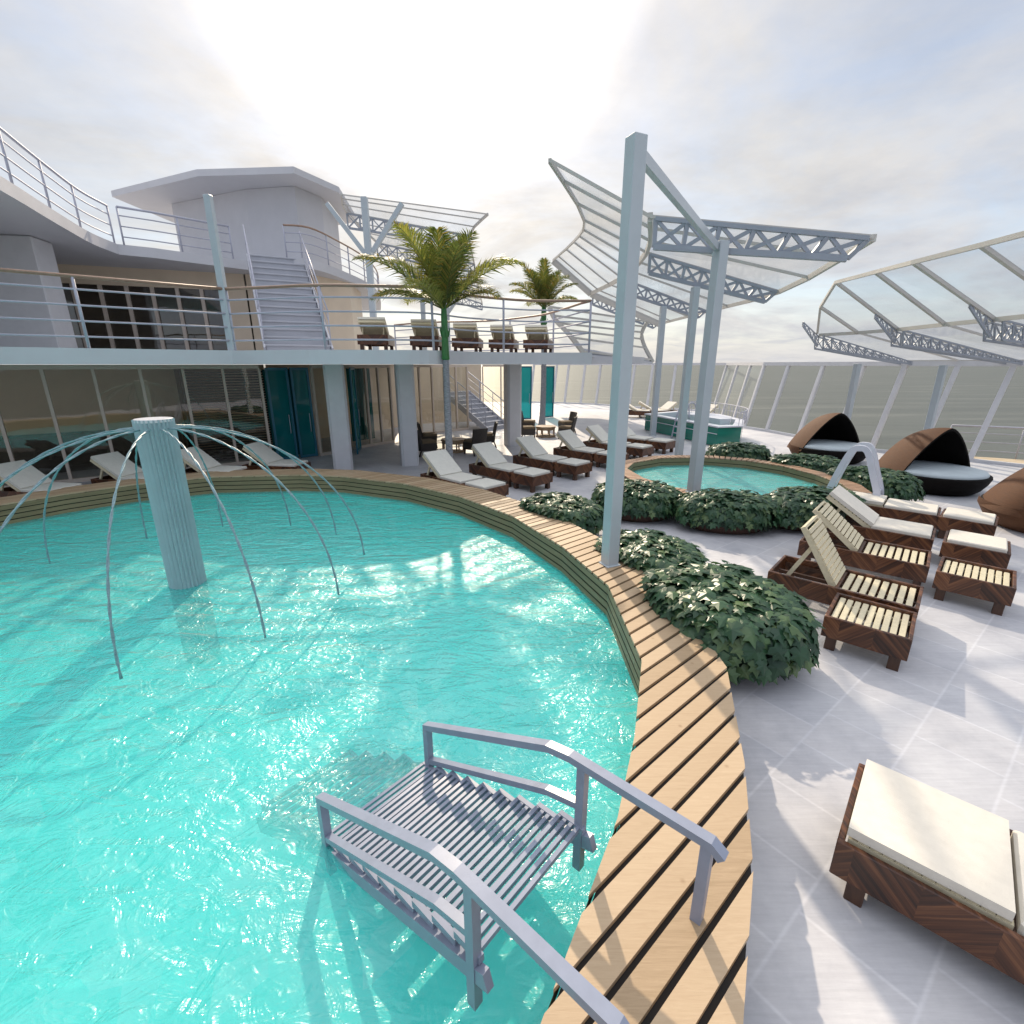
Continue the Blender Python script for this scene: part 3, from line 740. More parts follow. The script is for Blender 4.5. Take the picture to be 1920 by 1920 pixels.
# ------------------------------------------------------------------ fountain
FC = (-4.57,6.25)
t = thing('fountain','fluted pale fountain column in the big pool with curved spray arms','fountain',(FC[0],FC[1],0))
m = MB(); n=26; prof=[-1.1,2.30,2.335]; vs=[]
for z in prof:
    for k in range(n*2):
        a=math.pi*(k+(.28 if k%2 else 0))/n; r=.226 if k%2==0 else .194
        vs.append((r*math.cos(a),r*math.sin(a),z))
fs=[]; q=2*n
for i in range(2):
    for k in range(q): fs.append((i*q+k,i*q+(k+1)%q,(i+1)*q+(k+1)%q,(i+1)*q+k))
m.add(vs,fs); m.build('column',simple('fluted_column',(.34,.44,.47),.35,.06,4),t)
m=MB(); m.lathe([(.0,2.30),(.212,2.30),(.212,2.337),(.2,2.342)],48,smooth=False); m.build('cap',M['white_paint'],t)
random.seed(5)
for k in range(12):
    a=R(-101+30*k+random.uniform(-2,2)); rr=2.18+random.uniform(-.06,.08); pts=[]
    for i in range(27):
        th=R(88)*i/26; r=.19+rr*math.sin(th)**1.06; z=.03+2.19*math.cos(th)**.92
        pts.append((r*math.cos(a),r*math.sin(a),z))
    # two strands twisted round each other
    P=[Vector(p) for p in resample(pts,.055)]
    side=Vector((-math.sin(a),math.cos(a),0)); m=MB()
    for s in (0,math.pi):
        tw=[]
        for i,p in enumerate(P):
            d=(P[min(len(P)-1,i+1)]-P[max(0,i-1)]).normalized(); u=d.cross(side)
            tw.append(p+(side*math.cos(i*.75+s)+u*math.sin(i*.75+s))*.0065)
        m.tube(tw,.0088,6)
    m.build('water_jet',M['jet'],t)

# ------------------------------------------------------------------ stairs into the big pool
S0=Vector((-.635,3.0,0)); dv=Vector((.75,-.66,0)); wv=Vector((-.66,-.75,0)); ang=math.atan2(dv.y,dv.x)
t=thing('pool_stairs','grey metal slatted stairs with handrails leading into the big pool','pool stairs')
def sp_(a,wd,z): return S0+dv*a+wv*wd+Vector((0,0,z))
def tread(m,a,z,W,run=.165):
    for j in range(4):
        b=a+run*(j+.2)/4
        m.bar(sp_(b,.03,z),sp_(b,W-.03,z),.022,.03)
    for s in (.015,W-.015): m.bar(sp_(a,s,z-.005),sp_(a+run,s,z-.005),.03,.045)
W=.84
for i in range(9):
    m=MB(); a=-.05+.16*i; tread(m,a,.045+.058*i if i<9 else .5,W); m.build('tread',M['stair_metal'],t)
for i in range(4):
    m=MB(); a=-.33-.30*i; tread(m,a,-.06-.17*i,W,.27); m.build('tread',M['stair_metal'],t)
for s in (0,W):
    m=MB(); m.bar(sp_(-1.35,s,-.85),sp_(-.05,s,-.04),.04,.12); m.bar(sp_(-.05,s,-.04),sp_(1.45,s,.45),.04,.09); m.build('stringer',M['stair_metal'],t)
    m=MB()
    m.ribbon([sp_(-.015,s,.405),sp_(1.13,s,.915),sp_(1.28,s,.94),sp_(2.05,s,.94),sp_(2.1,s,.90)],.055,.045)
    m.ribbon([sp_(0,s,.10),sp_(1.13,s,.60),sp_(1.34,s,.65)],.045,.04)
    m.build('handrail',M['stair_metal'],t)
    for a,z0,z1 in ((0.0,-.2,.41),(1.36,.2,.93),(2.03,.45,.93)):
        m=MB(); m.bar(sp_(a,s,z0),sp_(a,s,z1),.05,.05,dv); m.build('rail_post',M['stair_metal'],t)

# white looped ladder on the plunge pool
t=thing('pool_ladder','white plastic loop ladder over the plunge pool rim','pool ladder',(6.98,10.08,RIM),R(-42))
for s in (-.27,.27):
    path=spline([(-.02,s,0),(.10,s,.46),(.24,s,.86),(.38,s,.94),(.52,s,.86),(.68,s,.42),(.82,s,0),(.84,s,-.43)],6)
    m=MB(); m.ribbon([Vector((x-.1,y,z)) for x,y,z in path],.10,.11); m.build('side_loop',M['loop_plastic'],t)
for x,z in ((.68,.05),(.715,-.2)):
    m=MB(); m.bar((x,-.27,z),(x,.27,z),.1,.035); m.build('step',M['loop_plastic'],t)

# ------------------------------------------------------------------ loungers
def lounger(label, back=38, cushion='cushion', bare=False, name='sun_lounger', group=None, flat_seat=True):
    t=thing(name,label,'sun lounger',group=group)
    Lh,w2,th=1.55,.385,.035
    m=MB(); z0,z1=.165,.405
    m.cham(0,Lh,-w2,-w2+th,z0,z1,.006); m.cham(0,Lh,w2-th,w2,z0,z1,.006)
    m.cham(0,th,-w2+th+.001,w2-th-.001,z0,z1-.002,.006); m.cham(Lh-th,Lh,-w2+th+.001,w2-th-.001,z0,z1-.002,.006)
    m.build('frame',M['walnut'],t)
    for x in (.09,Lh-.13):
        for y in (-w2+.04,w2-.13):
            m=MB(); m.cham(x,x+.09,y,y+.09,0,.24,.006); m.build('leg',M['walnut_leg'],t)
    m=MB()
    for y in (-w2+.05,0,w2-.05): m.bar((.05,y,.30),(Lh-.04,y,.30),.035,.05)
    m.bar((.74,-w2+.04,.355),(.74,w2-.04,.355),.07,.05); m.build('cross_beams',M['walnut_leg'],t)
    m=MB(); ns=8
    for i in range(ns):
        x=.80+(Lh-.04-.80)*i/ns; m.cham(x+.004,x+.066,-w2+.05,w2-.05,.345,.375,.005)
    m.build('seat_slats',M['slat'],t)
    # back panel hinged at x=.72
    a=R(back); hx,hz=.72,.385; bl=.80 if back>3 else .675
    def bp(u,y,v): return (hx-u*math.cos(a)+ -v*math.sin(a)*-1*0 + v*math.sin(a), y, hz+u*math.sin(a)+v*math.cos(a))
    m=MB()
    def bbox(u0,u1,y0,y1,v0,v1):
        vs=[bp(u,y,v) for v in (v0,v1) for (u,y) in ((u0,y0),(u1,y0),(u1,y1),(u0,y1))]
        m.add(vs,[(0,1,2,3),(7,6,5,4),(0,4,5,1),(1,5,6,2),(2,6,7,3),(3,7,4,0)])
    yb=w2-.055
    bbox(0,bl,-yb,-yb+.035,-.035,.025); bbox(0,bl,yb-.035,yb,-.035,.025); bbox(bl-.03,bl,-yb+.036,yb-.036,-.03,.02)
    for i in range(11):
        u=.01+(bl-.05)*i/11; bbox(u,u+.052,-yb+.006,yb-.006,.026,.044)
    bk=m.build('backrest',M['slat'],t)
    if back>3:
        u=.52
        for y in (-yb+.07,yb-.07):
            m=MB(); p=bp(u,y,-.03); m.bar(p,(max(.12,p[0]-.02-.10*math.sin(a)-.12),y,.335),.03,.05)
            m.build('prop',M['slat'],bk)
    if not bare:
        cm=M[cushion]
        m=MB(); m.cham(.735,Lh-.045,-w2+.045,w2-.045,.378,.455,.014); m.build('seat_cushion',cm,t)
        m=MB(); bbox(.012,bl+.01,-yb-.004,yb+.004,.046,.105); m.build('back_cushion',cm,bk)
    return t
def ottoman(label, cushion='cushion', bare=False, group=None):
    t=thing('ottoman',label,'footstool',group=group)
    h=.375; th=.035; z0,z1=.165,.405
    m=MB(); m.cham(-h,h,-h,-h+th,z0,z1,.006); m.cham(-h,h,h-th,h,z0,z1,.006)
    m.cham(-h,-h+th,-h+th+.001,h-th-.001,z0,z1-.002,.006); m.cham(h-th,h,-h+th+.001,h-th-.001,z0,z1-.002,.006)
    m.build('frame',M['walnut'],t)
    for x in (-h+.045,h-.145):
        for y in (-h+.045,h-.145):
            m=MB(); m.cham(x,x+.10,y,y+.10,0,.24,.006); m.build('leg',M['walnut_leg'],t)
    m=MB()
    for y in (-.22,.22): m.bar((-h+.04,y,.315),(h-.04,y,.315),.04,.04)
    ns=9
    for i in range(ns):
        x=-h+.05+(2*h-.09)*i/ns; m.cham(x,x+.056,-h+.045,h-.045,.342,.372,.005)
    m.build('slats',M['slat'],t)
    if not bare:
        m=MB(); m.cham(-h+.045,h-.045,-h+.045,h-.045,.374,.455,.014); m.build('cushion',M[cushion],t)
    return t
GR='loungers on the right deck'; GL='loungers beside the small pool'; GB='loungers behind the big pool'; GU='loungers on the upper terrace'
A=R(-42.3)
def put(o,x,y,a,z=0): o.location=(x,y,z); o.rotation_euler=(0,0,a); return o
put(lounger('bare slatted lounger with steep raised back, nearest of its row',58,bare=True,group=GR),3.625,6.15,A)
put(lounger('bare slatted lounger with half raised back, second of its row',40,bare=True,group=GR),4.685,7.305,R(-41.3))
put(lounger('cream cushioned lounger with raised back touching the ivy, third of its row',33,group=GR),5.63,8.36,A)
put(lounger('cream cushioned lounger lying flat beside the ladder, farthest of its row',0,group=GR),6.74,9.57,A)
put(lounger('cream cushioned lounger lying flat at the bottom right corner',0,group=GR),2.11,2.38,A)
GO='footstools on the right deck'
put(ottoman('bare slatted footstool pushed against the nearest lounger beside the ivy',bare=True,group=GO),3.905,4.715,R(-41.5))
put(ottoman('bare slatted footstool at the foot of the half raised lounger',bare=True,group=GO),6.1,5.86,R(-45))
put(ottoman('cushioned footstool standing behind the bare slatted footstool',group=GO),7.11,6.96,R(-44))
put(ottoman('cushioned footstool beside the round daybed, farthest of the right row',group=GO),8.14,8.23,R(-46))
B=R(-44.6); ba=Vector((math.cos(B),math.sin(B)))
rows=[((-.6,10.66),'first lounger of the left row, its foot by the big pool rim','footstool hard by the plank rim of the big pool'),
((.5,11.9),'second lounger of the left row from the big pool','second footstool of the left row from the big pool'),
((1.7,13.2),'third lounger of the left row, in front of the third column','third footstool of the left row, left of the tall pool post'),
((3.02,14.55),'fourth lounger of the left row, partly behind the tall pool post','fourth footstool of the left row, behind the tall pool post'),
((4.18,15.95),'fifth lounger of the left row, just right of the tall pool post','fifth footstool of the left row, left of the small pool far rim'),
((5.3,17.2),'sixth and farthest lounger of the left row, nearest the green tub','farthest footstool of the left row, nearest the green tub')]
lp=lounger('x',36,'cushion_grey',group=GL); op=ottoman('x','cushion_grey',group='footstools beside the small pool')
for i,((x,y),l1,l2) in enumerate(rows):
    h=Vector((x,y))-ba*1.98
    place(lp,i==0,(h.x,h.y,0),B,'white cushioned '+l1)
    place(op,i==0,(x,y,0),B,'white cushioned '+l2)
bp_=lounger('x',36,'cushion_grey',group=GB)
for i,(px,py,lab) in enumerate([(-10.45,10.35,'pale lounger at the far left behind the pool, cut by the frame'),(-9.2,11.45,'pale lounger left of the fountain column behind the pool rim'),
      (-7.75,12.25,'pale lounger just right of the fountain column behind the pool rim'),(-6.5,13.1,'pale lounger in front of the teal door behind the pool rim')]):
    a=R(-9); place(bp_,i==0,(px-.72*math.cos(a),py-.72*math.sin(a),0),a,lab)
up=lounger('x',25,'cushion',group=GU)
ups=[(-3.55,13.1,'leftmost lounger on the upper terrace, by the upper stairs'),(-2.35,13.75,'second lounger on the upper terrace, left of the big palm'),(-1.35,14.75,'third lounger on the upper terrace, right of the palm trunk'),
     (-.33,15.55,'fourth lounger on the upper terrace, left of the rail post'),(.72,15.75,'rightmost lounger on the upper terrace, in front of the slim palm')]
for i,(x,y,lab) in enumerate(ups):
    place(up,i==0,(x,y,Z1),R(97-9*i*.5),'dark wood cushioned '+lab)
fp=lounger('x',30,'cushion',group='loungers by the far windscreen')
for i,(x,y,a,lab) in enumerate([(6.6,29.2,-20,'far lounger left of the green tub, beside a tan fold'),(7.6,29.8,-15,'far lounger just behind the left end of the green tub'),(9.6,29.5,-150,'far lounger behind the tub ladder'),(11.2,27.5,-150,'far lounger by the windscreen corner behind the tub')]):
    place(fp,i==0,(x,y,0),R(a),'small '+lab)

# ------------------------------------------------------------------ daybeds
def daybed(label):
    t=thing('daybed',label,'daybed',group='round daybeds with hoods')
    m=MB(); m.lathe([(.86,0),(.98,.10),(1.08,.26),(1.13,.40),(1.12,.44),(1.05,.45)],48); m.build('base',M['wicker_in'],t)
    m=MB(); m.lathe([(1.04,.40),(1.06,.47),(1.03,.52),(.9,.545),(.5,.555),(.0,.557)],48,cap=False); m.build('mattress',M['mattress'],t)
    # hood: half shell over the back (local +y), pointed arch opening leaning forward
    nu,nv=30,14
    def pt(u,v,s):
        # u: 0..1 round the arch from left to right, v: 0 opening .. 1 rear
        a=math.pi*u; ax=-math.cos(a); az=(1-abs(ax)**1.55)**.80
        # arch outline
        x=1.15*ax*(1-.10*az); z=1.20*az
        b=v*math.pi/2
        y=-.10-.12*az+ (1.22+.10*az)*math.sin(b)
        k=math.cos(b)**.75 if v<1 else 0
        # shrink towards the rear while keeping the skirt on the ground
        xx=x*(.12+.88*k) ; zz=z*(.0+1.0*k)
        return Vector((xx*s, y*s if y>0 else y, .33+zz*s))
    def shell(s,flip):
        vs=[pt(i/nu,j/nv,s) for j in range(nv+1) for i in range(nu+1)]; fs=[]
        for j in range(nv):
            for i in range(nu):
                a=j*(nu+1)+i; f=(a,a+1,a+nu+2,a+nu+1); fs.append(f if not flip else f[::-1])
        return vs,fs
    m=MB(); vs,fs=shell(1.0,True); m.add(vs,fs,True); hood=m.build('hood',M['wicker_out'],t)
    m=MB(); vs2,fs2=shell(.955,False); m.add(vs2,fs2,True)
    for i in range(nu): m.quad(vs[i],vs[i+1],vs2[i+1],vs2[i])
    m.build('hood_lining',M['wicker_in'],hood)
    # skirt of the rear shell down to the deck
    m=MB()
    vs=[]; ns=36
    for k in range(ns+1):
        a=math.pi*k/ns
        x,y=-math.cos(a),math.sin(a)
        for r,z in ((.90,0),(1.06,.16),(1.16,.34),(1.155,.46)): vs.append((x*r*1.0,y*r*1.03-.02,z))
    fs=[]
    for k in range(ns):
        for j in range(3):
            a=k*4+j; fs.append((a,a+1,a+5,a+4))
    m.add(vs,fs,True); m.build('rear_skirt',M['wicker_out'],t)
    return t
db=daybed('x')
place(db,True,(10.55,11.95,0),R(13),'brown hooded daybed with pale mattress right of the white pool ladder')
place(db,False,(10.35,15.75,0),R(12),'brown hooded daybed behind the far ivy planters, smaller in view')
place(db,False,(10.35,8.75,0),R(130),'brown hooded daybed at the right edge, seen from its closed back')

# ------------------------------------------------------------------ ivy planters
def ivy_leaf(m, p, nrm, tip, s):
    # five-lobed leaf folded along its midrib
    n=nrm.normalized(); tp=(tip-n*tip.dot(n))
    if tp.length<1e-3: tp=n.orthogonal()
    tp.normalize(); b=n.cross(tp)
    out=[(0,-.34),(.20,-.44),(.47,-.22),(.30,-.02),(.50,.22),(.20,.26),(0,.66),(-.20,.26),(-.50,.22),(-.30,-.02),(-.47,-.22),(-.20,-.44)]
    vs=[p+n*.05*s]
    for x,y in out:
        vs.append(p+(b*x+tp*y)*s - n*(.22*abs(x)+.14*max(0,y)**2*1.5)*s)
    k=len(m.v)
    m.add(vs,[(0,i+1,(i+1)%12+1) for i in range(12)])
def planter_mesh(seed, lx, ly, h, ls, count):
    random.seed(seed); m=MB(); core=MB()
    def mound(k=1.0):
        # flat-topped squarish mound: half the leaves on top, half on the flanks
        a=random.uniform(0,2*math.pi); ca,sa=math.cos(a),math.sin(a)
        rs=(abs(ca)**2.8+abs(sa)**2.8)**(-1/2.8)
        if random.random()<.5:
            r=math.sqrt(random.random())*.92; z=h*(1-.22*r**3); flank=r**4*.7
        else:
            v=random.random(); z=h*(.31+.53*v); r=.97-.16*v**2.5; flank=1-.25*v
        return Vector((lx*rs*ca*r*k,ly*rs*sa*r*k,z*k+(1-k)*.2)),ca,sa,flank
    for i in range(count):
        p,ca,sa,fl=mound()
        bump=.075*noise.noise(Vector((p.x*3.1+seed,p.y*3.1,p.z*3)))
        nrm=Vector((ca*fl*1.1,sa*fl*1.1,.35+.9*(1-fl)))
        p+=nrm.normalized()*(bump+random.uniform(-.05,.035))
        nrm+=Vector((random.uniform(-.42,.42),random.uniform(-.42,.42),random.uniform(-.1,.35)))
        tip=Vector((ca*.8,sa*.8-.25,-.7*fl-.15))+Vector((random.uniform(-.7,.7),random.uniform(-.7,.7),random.uniform(-.3,.2)))
        p.z=max(.10,p.z)
        ivy_leaf(m,p,nrm,tip,ls*random.uniform(.6,1.25))
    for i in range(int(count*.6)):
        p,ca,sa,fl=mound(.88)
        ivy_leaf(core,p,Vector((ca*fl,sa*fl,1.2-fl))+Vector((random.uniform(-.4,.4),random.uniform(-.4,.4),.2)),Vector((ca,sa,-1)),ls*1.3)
    return m,core
def planter(name_label, seed, lx, ly, h, ls, count):
    t=thing('ivy_planter',name_label,'planter',group='ivy planters around the pools')
    m,core=planter_mesh(seed,lx,ly,h,ls,count)
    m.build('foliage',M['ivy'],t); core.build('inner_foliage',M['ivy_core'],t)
    p=MB(); p.lathe([(.58*lx,0),(.70*lx,.02),(.80*lx,.14),(.80*lx,.26),(.76*lx,.30),(.72*lx,.26)],40,sy=ly/lx); pot=p.build('pot',M['basket'],t)
    s=MB(); s.lathe([(0.0,.44*h),(.5*lx,.40*h),(.72*lx,.26)],24,sy=ly/lx,cap=False); s.build('soil',M['soil'],pot)
    return t
pa=planter('x',11,.76,.90,.76,.17,1050)
pb=planter('x',23,.90,.64,.68,.155,950)
def pl(proto,first,x,y,rz,lab,s=(1,1,1)): return place(proto,first,(x,y,0),R(rz),lab,s)
pl(pa,True,2.30,4.72,18,'largest nearest ivy planter beside the coping and the bare footstool')
pl(pa,False,1.95,6.35,30,'ivy planter just right of the tall post on the big pool rim',(.86,.86,.84))
pl(pa,False,.92,8.55,40,'ivy planter left of the tall post, spilling onto the big pool coping',(.82,.92,.85))
pl(pb,True,2.55,9.55,-10,'round ivy planter right behind the tall post by the small pool')
pl(pb,False,4.05,8.78,-8,'ivy planter in front of the small pool, right of its leaning white post',(1.03,.9,1.0))
pl(pb,False,5.75,8.95,12,'ivy planter behind the raised lounger backs by the small pool',(1.1,.95,1.0))
pl(pb,False,6.85,14.55,-8,'farthest ivy planter at the far rim of the small pool below the green tub',(1.0,1.0,1.02))
pl(pb,False,7.95,12.85,-38,'ivy planter on the right rim of the small pool in front of the far daybed',(1.05,.95,.95))
pl(pb,False,8.35,10.95,-62,'ivy planter between the white ladder and the pale daybed',(1.05,.95,1.0))

# ------------------------------------------------------------------ wicker chairs and tables
def wicker_chair(label):
    t=thing('wicker_chair',label,'armchair',group='wicker chairs')
    m=MB()   # local +y is the way the sitter faces
    m.add([(-.30,.30,.44),(.30,.30,.44),(.29,.27,.17),(-.29,.27,.17),(-.29,-.27,.44),(.29,-.27,.44),(.27,-.25,.20),(-.27,-.25,.20)],
          [(0,3,2,1),(4,5,6,7),(0,4,7,3),(1,2,6,5),(0,1,5,4),(2,3,7,6)])
    m.build('seat_base',M['chair_wicker'],t)
    m=MB(); vs=[]; n=8
    prof=[(-.24,.20,.27),(-.27,.45,.28),(-.31,.65,.285),(-.37,.92,.29)]
    for y,z,w in prof:
        for i in range(n+1):
            u=-1+2*i/n; vs.append((u*w,y+.05*u*u,z))
    for y,z,w in prof:
        for i in range(n+1):
            u=-1+2*i/n; vs.append((u*w,y+.05*u*u-.06,z-.005))
    fs=[]; k=len(prof)*(n+1)
    for j in range(len(prof)-1):
        for i in range(n):
            a=j*(n+1)+i; fs.append((a,a+1,a+n+2,a+n+1)); fs.append((k+a+n+1,k+a+n+2,k+a+1,k+a))
    for j in range(len(prof)-1):
        a=j*(n+1); fs.append((a,a+n+1,k+a+n+1,k+a)); a+=n; fs.append((a+n+1,a,k+a,k+a+n+1))
    for i in range(n):
        a=(len(prof)-1)*(n+1)+i; fs.append((a,a+1,k+a+1,k+a)); fs.append((i+1,i,k+i,k+i+1))
    m.add(vs,fs); m.build('backrest',M['chair_wicker'],t)
    for sx in (-1,1):
        for (y0,y1) in ((.24,.28),(-.24,-.34)):
            m=MB(); m.bar((sx*.25,y1,0),(sx*.255,y0,.26),.045,.045,(0,1,0)); m.build('leg',M['chair_wicker'],t)
    m=MB(); m.cham(-.27,.27,-.22,.31,.441,.53,.03); m.build('cushion',M['chair_cushion'],t)
    return t
def coffee_table(label):
    t=thing('coffee_table',label,'table',group='octagonal coffee tables')
    o=[(math.cos(R(22.5+45*k))*.46,math.sin(R(22.5+45*k))*.46) for k in range(8)]
    m=MB(); m.prism(o,.40,.45); m.build('tabletop',M['table_wood'],t)
    m=MB(); m.prism([(x*.93,y*.93) for x,y in o],.30,.398); m.build('apron',M['table_wood'],t)
    m=MB()
    for x,y in o: m.bar((x*.85,y*.85,.06),(x*.85,y*.85,.31),.05)
    m.build('uprights',M['table_wood'],t)
    m=MB(); m.prism([(x*1.0,y*1.0) for x,y in o],0,.07); m.build('plinth',M['table_wood'],t)
    return t
wc=wicker_chair('x')
for i,(x,y,a,lab) in enumerate([(-3.15,18.3,-75,'dark wicker chair by the second column, back row'),(-2.95,16.55,-60,'dark wicker chair by the second column, front row'),
    (-1.28,16.75,38,'dark wicker chair with its woven back to the pool, behind the second lounger'),(-.95,18.35,95,'dark wicker chair in front of the lower stairs, left of the third column'),
    (.62,20.4,-75,'dark wicker chair half hidden by the third column'),(.75,22.7,-100,'dark wicker chair behind the right table, by the slim palm'),
    (2.3,20.5,72,'front dark wicker chair right of the octagonal table'),(2.5,22.4,110,'rear dark wicker chair on the sunlit deck right of the octagonal table')]):
    place(wc,i==0,(x,y,0),R(a),lab)
ct=coffee_table('x')
place(ct,True,(-2.1,17.35,0),0,'brown octagonal table between chairs behind the palm trunk')
place(ct,False,(1.45,21.1,0),0,'light octagonal table between chairs right of the third column')

# ------------------------------------------------------------------ palms
def palm(label, loc, zc, crown_len, count, seed, tr=.075, bend=(0,0), sun_share=.3, gs=1.0):
    random.seed(seed)
    t=thing('palm_tree',label,'palm',loc,0,'palms in the terrace wells')
    H=zc; pts=[]; rad=[]
    n=46
    for i in range(n+1):
        u=i/n; pts.append((bend[0]*math.sin(u*math.pi)*.5,bend[1]*u*u,u*(H-1.25*gs)))
        rad.append(tr*(1.25-.3*u)*(1+.05*math.sin(i*2.9))+ (0.05*(1-u*8) if u<.125 else 0))
    m=MB(); m.tube(pts,rad,14); m.build('trunk',M['trunk'],t)
    top=Vector(pts[-1])
    m=MB(); m.tube([top+Vector((0,0,z*gs)) for z in (-.03,.0,.12,.5,.62,.66,.95,1.25)],[x*gs for x in (tr*1.0,tr*1.22,tr*1.12,tr*1.02,tr*1.25,tr*1.0,tr*.95,tr*.7)],14)
    for k in range(5):
        a=k*1.257; d=Vector((math.cos(a),math.sin(a),0))
        m.tube([top+Vector((0,0,.5*gs))+d*tr*gs,top+Vector((0,0,.66*gs))+d*tr*1.5*gs,top+Vector((0,0,.75*gs))+d*tr*1.25*gs],[.02*gs,.016*gs,.003],5)
    m.build('crownshaft',M['crownshaft'],t)
    c=top+Vector((0,0,1.12*gs))
    for k in range(count):
        tier=k/count
        az=k*2.39996+random.uniform(-.25,.25)
        el=R(80-60*tier+random.uniform(-8,8)); Lf=crown_len*random.uniform(.82,1.12)*(.9+.25*math.sin(tier*3.14))
        d=Vector((math.cos(az)*math.cos(el),math.sin(az)*math.cos(el),math.sin(el)))
        # rachis bends down under its weight
        P=[]; p=c.copy(); seg=22; dd=d.copy()
        for i in range(seg+1):
            P.append(p.copy()); p=p+dd*Lf/seg
            dd=(dd+Vector((0,0,-1))*(.012+.080*(i/seg)**1.5)*(1.0 if el<R(60) else .85)).normalized()
        m=MB(); m.tube(P,[.022*gs*(1-.85*i/seg) for i in range(seg+1)],5)
        PP=resample(P,Lf/84)
        for i,q in enumerate(PP):
            u=i/(len(PP)-1)
            if u<.10: continue
            tg=(PP[min(len(PP)-1,i+1)]-PP[max(0,i-1)]).normalized()
            side=tg.cross(Vector((0,0,1)))
            if side.length<.1: side=Vector((1,0,0))
            side.normalize(); upv=side.cross(tg).normalized()
            ll=crown_len*.34*math.sin(math.pi*(.10+.86*u))**.7*random.uniform(.85,1.1)
            for s in (-1,1):
                dr=(side*s*.62+tg*.78+upv*(.34*random.uniform(.2,1.7))).normalized()
                a0=q; a1=q+dr*ll*.5; a2=q+(dr*.86+Vector((0,0,-.30+random.uniform(-.1,.1)))).normalized()*ll
                wd=tg*.0135*gs*1.25
                m.add([a0-wd*.6,a0+wd*.6,a1+wd,a1-wd,a2],[(0,1,2,3),(3,2,4)])
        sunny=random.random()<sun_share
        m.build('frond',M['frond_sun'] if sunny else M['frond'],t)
    return t
palm('big palm with grey trunk and bright green crownshaft in front of the terrace',(-1.62,12.42,0),4.38,1.85,18,4,.08,(0.0,.0),.22,1.0)
palm('slim farther palm behind the terrace, right of the third column',(1.5,24.6,0),5.65,1.85,16,9,.12,(.1,0),.25,1.1)
# ------------------------------------------------------------------ canopy posts
def post(label,x,y,z0,z1,wd,rz=0,base=True):
    t=thing('canopy_post',label,'post',(x,y,z0),rz,'canopy posts')
    m=MB(); m.cham(-wd/2,wd/2,-wd/2,wd/2,0,z1-z0,.008); m.build('shaft',M['post_paint'],t)
    if base:
        m=MB(); m.cham(-wd*.62,wd*.62,-wd*.62,wd*.62,.002,.016,.004); m.build('foot_plate',M['post_paint'],t)
    return t
post('tall white post rising from the plank rim of the big pool',1.30,5.98,RIM,5.28,.17,R(25))
post('white post in front of the small pool, rising out of ivy',3.78,9.78,RIM,5.12,.20,R(20))
post('white post standing on the far rim side of the small pool',5.12,14.75,0,5.06,.19,R(12))
post('slim white post left of the green tub',6.22,21.5,0,5.27,.22,R(5))
post('white post hidden behind the tall pool post, farthest of the row',6.2,28.0,0,5.55,.22)
post('near post of the right canopy beside the glass screen, behind the front daybed',12.62,14.8,0,2.98,.17,R(30))
post('far post of the right canopy beside the glass screen, behind the far daybed',11.52,16.88,0,3.02,.17,R(15))

# ------------------------------------------------------------------ canopies
def truss(lower,upper,parent,wd=.09,ch=.09,bay=.55,web=.07):
    # lattice girder between two chords given as point lists (same count)
    m=MB()
    lo=[Vector(p) for p in lower]; up=[Vector(p) for p in upper]
    n=max(3,round((lo[-1]-lo[0]).length/bay))
    lo=resample(lo,(lo[-1]-lo[0]).length/n)[:n+1]; up=resample(up,(up[-1]-up[0]).length/n)[:n+1]
    n=min(len(lo),len(up))-1
    m.bar(lo[0],lo[-1],wd,ch); m.bar(up[0],up[-1],wd*.8,ch*.7)
    for i in range(n):
        m.bar(lo[i],up[i],web*.9,web*.8,(0,1,0)); 
        m.bar(lo[i],up[i+1],web*.8,web*.72,(.1,1,0)); m.bar(up[i],lo[i+1],web*.7,web*.62,(.1,.9,0))
    m.bar(lo[n],up[n],web*.9,web*.8,(0,1,0))
    return m.build('truss',M['truss_paint'],parent)
# central canopy: stations across the row of posts (edge, fold, upper edge), near to far
ST=[ # right edge          fold               upper left edge
 ((5.95,8.93,5.02),(2.62,10.42,5.70),(.75,11.25,6.9)),
 ((7.32,14.46,4.93),(3.80,15.25,6.05),(2.06,15.64,6.95)),
 ((7.98,21.33,5.10),(4.46,21.68,6.39),(2.47,21.88,7.75)),
 ((8.0,28.0,5.12),(4.19,28.0,6.63),(2.14,28.0,8.22))]
t=thing('tie_beam','slim white tie beam between the tall pool post and the central canopy','beam')
m=MB(); m.bar((1.30,5.98,5.16),(3.70,9.76,5.02),.08,.12); m.build('bar',M['post_paint'],t)
t=thing('glass_canopy','central gull-wing glass canopy over the pools on lattice trusses','canopy')
E_=spline([s[0] for s in ST],3); F_=spline([s[1] for s in ST],3); U_=spline([s[2] for s in ST],3)
g=MB()
for a,b in ((E_,F_),(F_,U_)):
    for i in range(len(a)-1): g.quad(a[i],a[i+1],b[i+1],b[i])
g.build('glass',M['glass_canopy'],t)
for line,wd,h in ((E_,.07,.11),(F_,.09,.16),(U_,.06,.09)):
    m=MB(); m.ribbon([p-Vector((0,0,.03)) for p in line],wd,h); m.build('edge_beam',M['beam_paint'],t)
for i in range(len(E_)):
    m=MB(); d=Vector((0,0,-.02)); m.bar(E_[i]+d,F_[i]+d,.045,.06); m.bar(F_[i]+d,U_[i]+d,.045,.06); m.build('purlin',M['beam_paint'],t)
m=MB(); d=Vector((0,0,-.06)); m.bar(F_[-1]+d,U_[-1]+d,.1,.3); m.bar(E_[-1]+d,F_[-1]+d,.1,.3); m.build('end_beam',M['beam_paint'],t)
